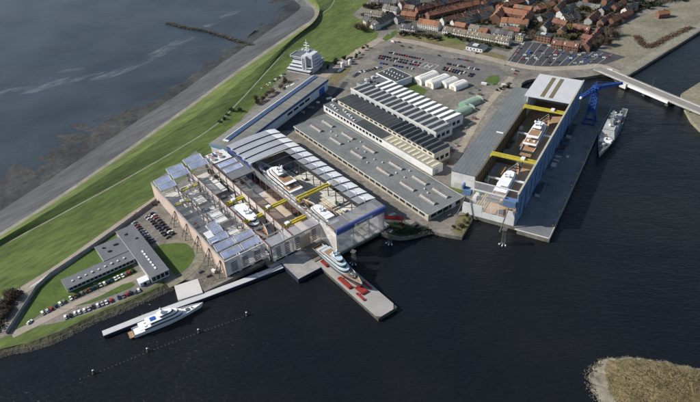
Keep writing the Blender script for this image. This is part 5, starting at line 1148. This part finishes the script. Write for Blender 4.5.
row((552,43.5),(579,47.5),'red','brick','the red-brown row behind the market lot',dorm=.5,d=11)
row((585,48),(600,31),'red','brick','the red row climbing from the lot corner',d=10)
row((572,27.5),(590,31),'red','brick','the red row inside the garden block',dorm=.4)
row((553,22),(567,25),'red','brick','the red row left of the garden block',d=11)
row((559,15),(574,7),'grey','white','the grey row behind the garden block',rcs=['grey','slate'])
row((578,5),(600,9),'slate','cream','the slate row with cream fronts',rcs=['slate','grey'])
row((588,22),(597,14),'red','grey','the pinkish gables above the red row',d=10)
row((610,22.5),(630,13),'orange','brick','the orange row beside the waste field',d=10)
row((601,12),(613,4.5),'slate','grey','the slate row above the waste field')
row((624,12),(635,6),'grey','white','the pale row ending the town')
row((526,2),(536,-3),'slate','grey','the slate row heading the street')
row((604,2),(622,-4),'red','brick','the red row near the top right',rcs=['red','slate'])
row((560,1),(578,-3),'red','brick','the red row at the top edge',rcs=['red','grey'])
row((540,20),(551,16),'slate','grey','the dark row along the wooded street')
row((657,15),(668,13.5),'orange','brick','the lone pair beyond the waste field')
for a_, b_, rc_, wc_, ds_ in [((384,8),(398,11),'grey','white','the pale row behind the grove'),((396,21),(403,19),'slate','grey','the short dark row by the junction'),((405,8),(415,9.5),'red','brick','the red pair above the orange row'),
  ((424,7),(452,0),'slate','brick','the narrow dark diagonal row'),((436,12.5),(482,1.5),'red','brick','the second red diagonal row'),((452,24),(494,13.5),'slate','white','the lowest diagonal row'),((470,28),(480,30),'grey','white','the grey pair behind the brown row'),
  ((503,29.5),(520,32),'red','brick','the red row before the orange complex'),((514,8),(532,10.5),'orange','brick','the orange row behind the complex'),((556,10.5),(563,4),'red','brick','the steep red row by the street'),((563,20),(578,16),'slate','white','the white row above the garden block'),
  ((592,40),(582,38),'red','brick','the garden sheds row beside the lot'),((600,24),(612,16),'red','brick','the red row behind the pinkish gables'),((585,2),(598,-3),'orange','brick','the orange row at the top'),((613,9),(624,3),'orange','brick','the orange row above the waste field'),((560,33),(566,28),'brown','brick','the brown pair in the garden block'),((543,30),(549,24),'slate','white','the dark pair on the wooded street'),((507,3),(518,-1),'red','white','the red pair at the top street'),((465,15.5),(490,5.5),'slate','grey','the grey diagonal infill row')]:
    row(a_, b_, rc_, wc_, ds_, rcs=[rc_,rc_,'brown'])
def flat_block(px, py, w, d, h, rz, wm, rm, label, nw=5):
    t = thing('flat_block', label, 'building', G(px,py), rz); MB().box(-w/2,w/2,-d/2,d/2,-.1,h-.3).build('wall', wm, t); MB().box(-w/2-.3,w/2+.3,-d/2-.3,d/2+.3,h-.29,h).build('roof', rm, t)
    MB().box(-w*.2,w*.1,-d*.2,d*.2,h+.01,h+1.2).build('roof_unit', M['pale_concrete'], t)
    for z in [2+3*k for k in range(int(h//3))]:
        for k in range(nw): MB().box(-w/2+w*(k+.3)/nw,-w/2+w*(k+.75)/nw,-d/2-.06,-d/2+.05,z-.7,z+.8).build('window', M['glass_dark'], t)
rr = (G(510,41)-G(444,29)); ra = atan2(rr.y,rr.x)
flat_block(476.5,49,22,15,4.6,ra,M['white'],M['slate'],'low white pavilion with dark flat roof beside the verge')
flat_block(543.5,41,20,12,9,ra,WALL['brick'],M['charcoal'],'brown brick flat-roofed block at the market lot')
flat_block(520,40,10,8,7,ra,WALL['cream'],M['felt'],'small cream yellow house at the market lot corner',3)
flat_block(470,52.5,16,3,2.4,ra,M['concrete'],M['concrete'],'low grey garage strip in front of the pavilion',3)

# ================================================================== trees and scrub
def tree_mesh(seed, h, rx, rz_, n, leaf, bare):
    rg = random.Random(seed); tr = MB(); tr.bar((0,0,-.3),(0,0,h*.4),.32,.22,6)
    tips = []
    for k in range(7):
        a = k*2*pi/7+rg.uniform(-.4,.4); q = Vector((cos(a)*rx*.6*rg.uniform(.6,1), sin(a)*rx*.6*rg.uniform(.6,1), h*rg.uniform(.55,.92))); tr.bar((0,0,h*rg.uniform(.25,.4)), q, .14, .05, 4)
        for j in range(3):
            q2 = q+Vector((rg.uniform(-1,1)*rx*.4, rg.uniform(-1,1)*rx*.4, rg.uniform(.05,.25)*h)); tr.bar(q, q2, .06, .02, 3); tips.append(q2)
    cr = MB(); lumps = [Vector((rg.uniform(-.6,.6)*rx, rg.uniform(-.6,.6)*rx, h*.6+rg.uniform(-.6,.75)*rz_)) for _ in range(8)]
    for _ in range(n):
        c = rg.choice(lumps); v = Vector((rg.gauss(0,1),rg.gauss(0,1),rg.gauss(0,1))).normalized()*rg.uniform(.3,1)**.5*rx*.52
        p = c+Vector((v.x,v.y,v.z*.8)); s = leaf*rg.uniform(.5,1.2); u = Vector((rg.gauss(0,1),rg.gauss(0,1),rg.gauss(0,1))).normalized(); w = u.orthogonal().normalized()
        if p.z < h*.18: continue
        if bare: cr.add([p-u*s*1.5-w*s*.16, p+u*s*1.5-w*s*.05, p+u*s*1.2+w*s*.3], [(0,1,2)])
        else: cr.add([p-u*s-w*s*.6, p+u*s-w*s*.5, p+u*s*.8+w*s*.6, p-u*s*.9+w*s*.5], [(0,1,2,3)])
    return tr.mesh('trunk'), cr.mesh('crown')
leafm = {n: mat('leaf_'+n, c, .9, .45, .35, .4, rnd=.3) for n, c in {'olive':(.085,.085,.035),'dark':(.03,.045,.02),'brown':(.12,.09,.06),'yellow':(.24,.19,.06)}.items()}
TV = {k: [tree_mesh(s, h, rx, rz_, n, lf, b) for s in (1,2,3)] for k, (h, rx, rz_, n, lf, b) in {'olive':(8,4.2,3.2,420,.55,False),'dark':(6,3.4,2.6,380,.5,False),'brown':(9,4.6,3.8,700,.75,True),'yellow':(10,4.6,4,480,.55,False)}.items()}
trg = random.Random(55); tcount = {}
def tree(p, kind, desc, sc=1.0):
    tr, cr = trg.choice(TV[kind]); k = (kind, desc); i = tcount.get(k,0); tcount[k] = i+1
    adj = {'olive':'olive green','dark':'dark evergreen','brown':'bare brown','yellow':'pale yellow'}[kind]
    t = thing('broadleaf_tree' if kind != 'dark' else 'evergreen_shrub', f'{adj} {"shrub" if kind == "dark" else "tree"}, {ORD[min(i,23)]} {desc}', 'tree', p, trg.uniform(0,6.28), 'trees of the town and yard')
    t.scale = (sc*trg.uniform(.8,1.2),)*2+(sc*trg.uniform(.8,1.15),); put(tr, 'trunk', M['bark'], t); put(cr, 'crown', leafm[kind], t)
def trees(line, n, kind, desc, spread=3.0, sc=1.0):
    P_ = smooth_line(pts(line), 6)
    for i in range(n):
        q = P_[int(i/max(1,n-1)*(len(P_)-1))]; tree(q+Vector((trg.gauss(0,spread),trg.gauss(0,spread),0)), kind, desc, sc)
trees([(364,9.5),(378,8),(391,11)],10,'olive','in the grove behind the low lawn row',3)
trees([(357,29),(366,31),(374,26)],8,'brown','at the corner of the upper lawn',4)
trees([(403,36),(420,37),(441,40)],10,'dark','along the verge above the harbour road',4,.8)
trees([(445,37),(470,43),(505,49)],14,'dark','in the gardens below the long brown row',3,.7)
trees([(530,40),(540,28),(548,14),(556,4)],16,'brown','along the wooded street beside the orange complex',4)
trees([(524,33),(532,24)],6,'olive','beside the orange complex',4)
trees([(562,38),(575,40),(582,36)],7,'olive','in the garden block',4); tree(G(569,33), 'yellow', 'in the middle of the garden block', 1.1)
trees([(601,48),(606,40),(612,33)],12,'brown','in the clump at the corner of the waste field',4,1.1)
trees([(640,8),(655,3),(680,-2)],12,'dark','at the top of the waste field',6,1.3); trees([(620,1),(640,0)],8,'brown','behind the pale end row',6)
trees([(466,22),(480,24),(492,24)],8,'olive','in the court between the rows',4,.8); trees([(576,18),(586,10),(604,14)],9,'olive','between the upper rows',4)
trees([(430,10),(455,3)],6,'brown','between the upper diagonal rows',3,.7); trees([(440,18),(478,8)],7,'dark','between the orange and red diagonal rows',2,.6)
trees([(222,124),(230,116),(238,112)],6,'dark','at the rear of the long hangar',2,1.0); trees([(258,103),(272,94),(288,82)],14,'brown','in the strip between the car row and the long hangar',2,.7)
trees([(3,318),(8,303),(16,296)],9,'brown','on the scrub corner beyond the perimeter wall',3,.8); trees([(330,68),(340,60)],4,'dark','beside the control tower',3,.8)
trees([(496,90),(510,88)],5,'dark','by the dock inlet',2,.6); trees([(348,63),(356,57),(367,48)],8,'olive','along the lane below the lawn',2,.6)
trees([(455,230),(464,224),(469,218)],6,'olive','on the jetty beside the dry dock',1.5,.45); trees([(404,228),(420,229)],5,'dark','on the shaded verge',2,.5)
#trees([(140,292),(165,277)],6,'olive','on the grass bank above the moored yacht',1.5,.4)
for ln_, n_, kd_, ds_, sc_ in [([(400,18),(400,8),(412,5)],7,'brown','beside the pale top row',.7),([(420,19),(432,13),(470,3)],12,'brown','in the long diagonal gardens',.55),([(446,25),(470,20),(490,15)],12,'olive','behind the red diagonal row',.6),([(470,33),(486,37),(508,38.5)],10,'brown','behind the long brown row',.6),
  ([(530,22),(536,12),(540,3)],8,'brown','along the top street',.8),([(552,32),(560,27),(575,22)],9,'brown','at the back of the garden block',.8),([(584,41),(590,33),(600,22)],9,'brown','behind the red climbing row',.8),([(590,27),(604,20),(620,10)],9,'dark','between the pinkish gables',.8),([(566,12),(580,8),(596,1)],9,'brown','between the slate rows',.7),([(612,29),(622,22),(636,13)],8,'brown','along the waste field fence',.8),([(371,6),(385,5),(395,8)],8,'brown','behind the grove',.7),([(512,29),(528,30)],6,'dark','before the orange complex',.7),([(379,21),(390,13)],5,'dark','beside the broad row',.7)]:
    trees(ln_, n_, kd_, ds_, 2.5, sc_)
def scrub(name, label, line, w, n, m, h=1.6):
    rg = random.Random(len(line)*7+n); P_ = smooth_line(pts(line), 6); mb = MB()
    for _ in range(n):
        i = rg.randrange(len(P_)-1); q = P_[i].lerp(P_[i+1],rg.random())+Vector((rg.gauss(0,w/3),rg.gauss(0,w/3),0)); z = rg.uniform(.1,h); s = rg.uniform(.3,.8); u = Vector((rg.gauss(0,1),rg.gauss(0,1),rg.gauss(0,.7))).normalized(); v = u.orthogonal().normalized()
        c = q+Vector((0,0,z)); mb.add([c-u*s-v*s*.6, c+u*s-v*s*.6, c+u*s*.7+v*s*.6, c-u*s*.8+v*s*.6], [(0,1,2,3)])
    tag(mb.build(name, m), label, 'scrub', kind='stuff')
scrub('bramble_scrub', 'dark brown bramble strip across the waste field', [(637,37),(641,43),(648,47),(660,42),(676,34),(691,28)], 7, 2600, mat('bramble', (.10,.06,.04), .95, .5, .3, .4), 2.2)
scrub('verge_scrub', 'dark scrub covering the corner below the dike road', [(-4,330),(4,312),(10,300),(18,294)], 7, 1600, mat('dull_scrub', (.07,.06,.04), .95, .5, .3, .4), 2.0)
#scrub('bank_scrub', 'rough low scrub on the bank above the stones', [(60,326),(95,310),(130,298),(160,283)], 5, 1400, leafm['olive'], .9)
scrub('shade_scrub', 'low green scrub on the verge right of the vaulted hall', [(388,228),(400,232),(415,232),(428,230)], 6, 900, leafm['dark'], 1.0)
hedge_b = mat('hedge_brown', (.10,.08,.055), .95, .5, .3, .4)
for k_, (nm_, ln_, w_, n_) in enumerate([('behind the pale top row',[(372,6),(386,5),(398,8)],5,700),('between the dark gabled row and the verge',[(401,33),(418,35),(440,38)],5,900),('in the gardens of the long brown row',[(446,35),(475,41),(508,48)],5,1300),
  ('behind the long brown row',[(446,26),(475,32),(508,38)],4,1000),('between the upper diagonal rows',[(424,12),(450,6),(476,0)],4,900),('between the middle diagonal rows',[(436,18),(460,12),(486,5)],4,900),('between the lower diagonal rows',[(450,23),(470,18),(494,12)],4,900),
  ('along the wooded street',[(530,38),(540,26),(550,10),(556,0)],7,1500),('inside the garden block',[(556,36),(570,36),(584,40)],6,1200),('at the back of the garden block',[(555,28),(572,22),(586,18)],5,900),('between the slate rows',[(562,10),(580,10),(600,14)],5,900),('behind the climbing red row',[(594,44),(604,32),(616,22)],6,1200),('before the orange complex',[(496,27),(512,29),(530,31)],4,800),('at the top of the waste field',[(636,10),(656,4),(690,-2)],8,1200),('beside the grove',[(362,15),(372,17),(380,21)],4,500)]):
    scrub('garden_hedge', f'tangled garden hedges and bushes {nm_}', ln_, w_*1.25, int(n_*1.9), hedge_b if k_ % 2 else leafm['olive'], 2.6)
# hedge along the foot of the wall is shade only; a light strip of paving marks the gate
sheet('gate_paving', [(29,288.5),(52,273.8),(50,272.8),(31,286)], .14, M['pale_concrete'])
# ================================================================== small things about the yard
for i, (px, py) in enumerate([(342.5,67),(350,64.2)]):
    t = thing('storage_tank', ('white domed tank beside the control tower, nearer the tower','white domed tank beside the control tower, nearer the lot')[i], 'tank', G(px,py), 0, 'white tanks')
    MB().bar((0,0,0),(0,0,5),2.2,2.2,14).build('shell', M['white'], t); MB().ball((0,0,5),2.2,14,6,.5).build('dome', M['white'], t, smooth=True); MB().box(2.1,2.5,-.3,.3,0,5.4).build('ladder', M['steel'], t)
t = thing('boat_cover', 'white covered boat standing on the grass below the tanks', 'boat', G(341,70.5), YR+.3)
MB().loft([[(-6+k*2, y*w, z) for y, z in ((-1,.4),(-.8,1.8),(0,2.4),(.8,1.8),(1,.4))] for k, w in enumerate((1.2,1.6,1.7,1.7,1.5,1,.25))], True, True, True).build('cover', M['tent'], t); MB().box(-5,4,-.8,.8,0,.39).build('trailer', M['steel'], t)
sheet('tank_grass', [(328,80),(335,72),(352,66),(350,70),(344,77),(336,84)], .06, M['dry_grass'], edge=.4)
ribbon('yard_lane', [(512,77),(498,92),(482,112),(468,136),(455,158)], 7, .06, mat('worn_lane', (.33,.29,.235), .9, .3, .06, .3))
ribbon('yard_lane', [(346,82),(336,94),(322,106),(300,120)], 6, .075, M['dark_asphalt'])
rg = random.Random(77)
cols = {'rusty':mat('rust_steel',(.20,.09,.05),.8,.4,.4,.3),'blue':M['container'],'grey':M['concrete'],'white':M['white_wall'],'green':M['green_sheet']}
spots = [((466,128),'by the green sheds'),((470,124),'by the green sheds'),((474,119),'by the green sheds'),((456,146),'beside the works hall gable'),((453,151),'beside the works hall gable'),((448,157),'beside the works hall gable'),((449,163),'near the annex gable'),((456,166),'near the annex gable'),
 ((311,108),'under the long hangar wall'),((318,103),'under the long hangar wall'),((303,113),'under the long hangar wall'),((329,99),'at the hangar end'),((334,101),'at the hangar end'),((437,205),'beside the workshop end'),((443,212),'beside the workshop end'),((449,216),'on the jetty root'),
 ((470,94),'behind the tents'),((476,90),'behind the tents'),((480,95),'behind the tents'),((200,272),'on the rubble lot'),((208,276),'on the rubble lot'),((214,272),'on the rubble lot'),((293,86),'behind the long hangar'),((288,88),'behind the long hangar'),((298,82),'behind the long hangar'),((484,84.5),'by the corner lawn'),((503,86),'by the dock inlet'),((508,84),'by the dock inlet')]
seen = {}
for (px, py), where in spots:
    k = rg.choice(list(cols)); i = seen.get(where,0); seen[where] = i+1; l = rg.choice((3,4,6)); w = rg.uniform(1.8,2.5); h = rg.uniform(1.2,2.6)
    t = thing('store_crate', f'{k} store crate {where}, {ORD[i]} of its cluster from the left', 'crate', G(px,py,.08), rg.choice((YR,HR))+rg.uniform(-.2,.2), 'store crates about the yard')
    MB().box(-l/2,l/2,-w/2,w/2,.15,h).build('body', cols[k], t); MB().box(-l/2,l/2,-w/2+.1,-w/2+.4,0,.14).box(-l/2,l/2,w/2-.4,w/2-.1,0,.14).build('runner', M['bark'], t); MB().box(-l/2-.05,l/2+.05,-w/2-.05,w/2+.05,h+.005,h+.12).build('lid', M['steel'] if k != 'white' else M['tent'], t)
lampm = MB().bar((0,0,0),(0,0,9),.14,.08,6).bar((0,0,9),(1.6,0,9.3),.08,.06,4).box(1.2,2.1,-.2,.2,9.2,9.4).mesh('street_lamp')
names = [((400,46),'the left end of the visitor lot'),((420,49.5),'the upper edge of the visitor lot'),((445,54),'the middle of the harbour road'),((475,59.5),'the road above the corner lawn'),((505,68),'the market lot entrance'),((535,73),'the dock inlet road'),((565,73),'the road behind the dock hall'),((592,71),'the bridge approach'),((430,72.5),'the landing pad edge'),((470,79),'the tents end of the visitor lot'),((490,89),'the corner lawn'),((100,292),'the office lane bend'),((60,309),'the office lane middle'),((160,226),'the pink wall car park'),((640,64),'the field quay road start'),((672,44.5),'the field quay road middle')]
for i, (p, w) in enumerate(names):
    tag(put(lampm, 'street_lamp', M['steel'], None, G(*p,.05), rg.uniform(0,6)), f'thin grey lamp post at {w}', 'lamp', 'lamp posts')
for x0, x1, y, lb in [(-37.6,-27.2,45,'white gangway from the dock walkway to the all-white yacht'),(-16.8,-2,48,'white gangway from the all-white yacht to the blue wall'),(-37.6,-27,128,'white gangway from the dock walkway to the dark-hulled yacht'),(-15,-2,132,'white gangway from the dark-hulled yacht to the blue wall')]:
    t = thing('gangway', lb, 'gangway', HD(x0,y,8.2), HR, 'gangways to the docked yachts'); l = x1-x0
    MB().box(0,l,-.7,.7,0,.3).build('deck', M['white'], t); MB().box(0,l,-.75,-.65,.3,1.2).box(0,l,.65,.75,.3,1.2).build('handrail', M['white'], t)
    MB().box(.2 if x0 < -20 else l-.6,.6 if x0 < -20 else l-.2,-.5,.5,-7.7,-.01).build('support', M['white'], t)
scm = mat('scaffold', (.42,.42,.40), .6, .3, .5, .2)
for fr, rz, x, y, lb in [(HD,HR,-29.5,60,'pipe scaffold beside the bow of the all-white yacht'),(HD,HR,-28.5,112,'pipe scaffold beside the stern of the dark-hulled yacht'),(YD,YR,100.5,60,'pipe scaffold right of the large white hall yacht'),(YD,YR,99.5,10,'pipe scaffold right of the yacht behind the blue header'),(YD,YR,36.2,48,'pipe scaffold beside the middle-bay yacht')]:
    t = thing('scaffold', lb, 'scaffold', fr(x,y,.12), rz, 'pipe scaffolds round the yachts')
    for k in range(4):
        for s in (-.7,.7): MB().bar((s,-6+k*4,0),(s,-6+k*4,8),.07).build('standard', scm, t)
    for z in (2.6,5.2,7.8): MB().box(-.7,.7,-6.4,6.4,z-.08,z).build('platform', M['teak'], t)
    for z in (1.3,3.8,6.4): MB().bar((.78,-6.2,z),(.78,6.2,z),.05).build('ledger', scm, t)
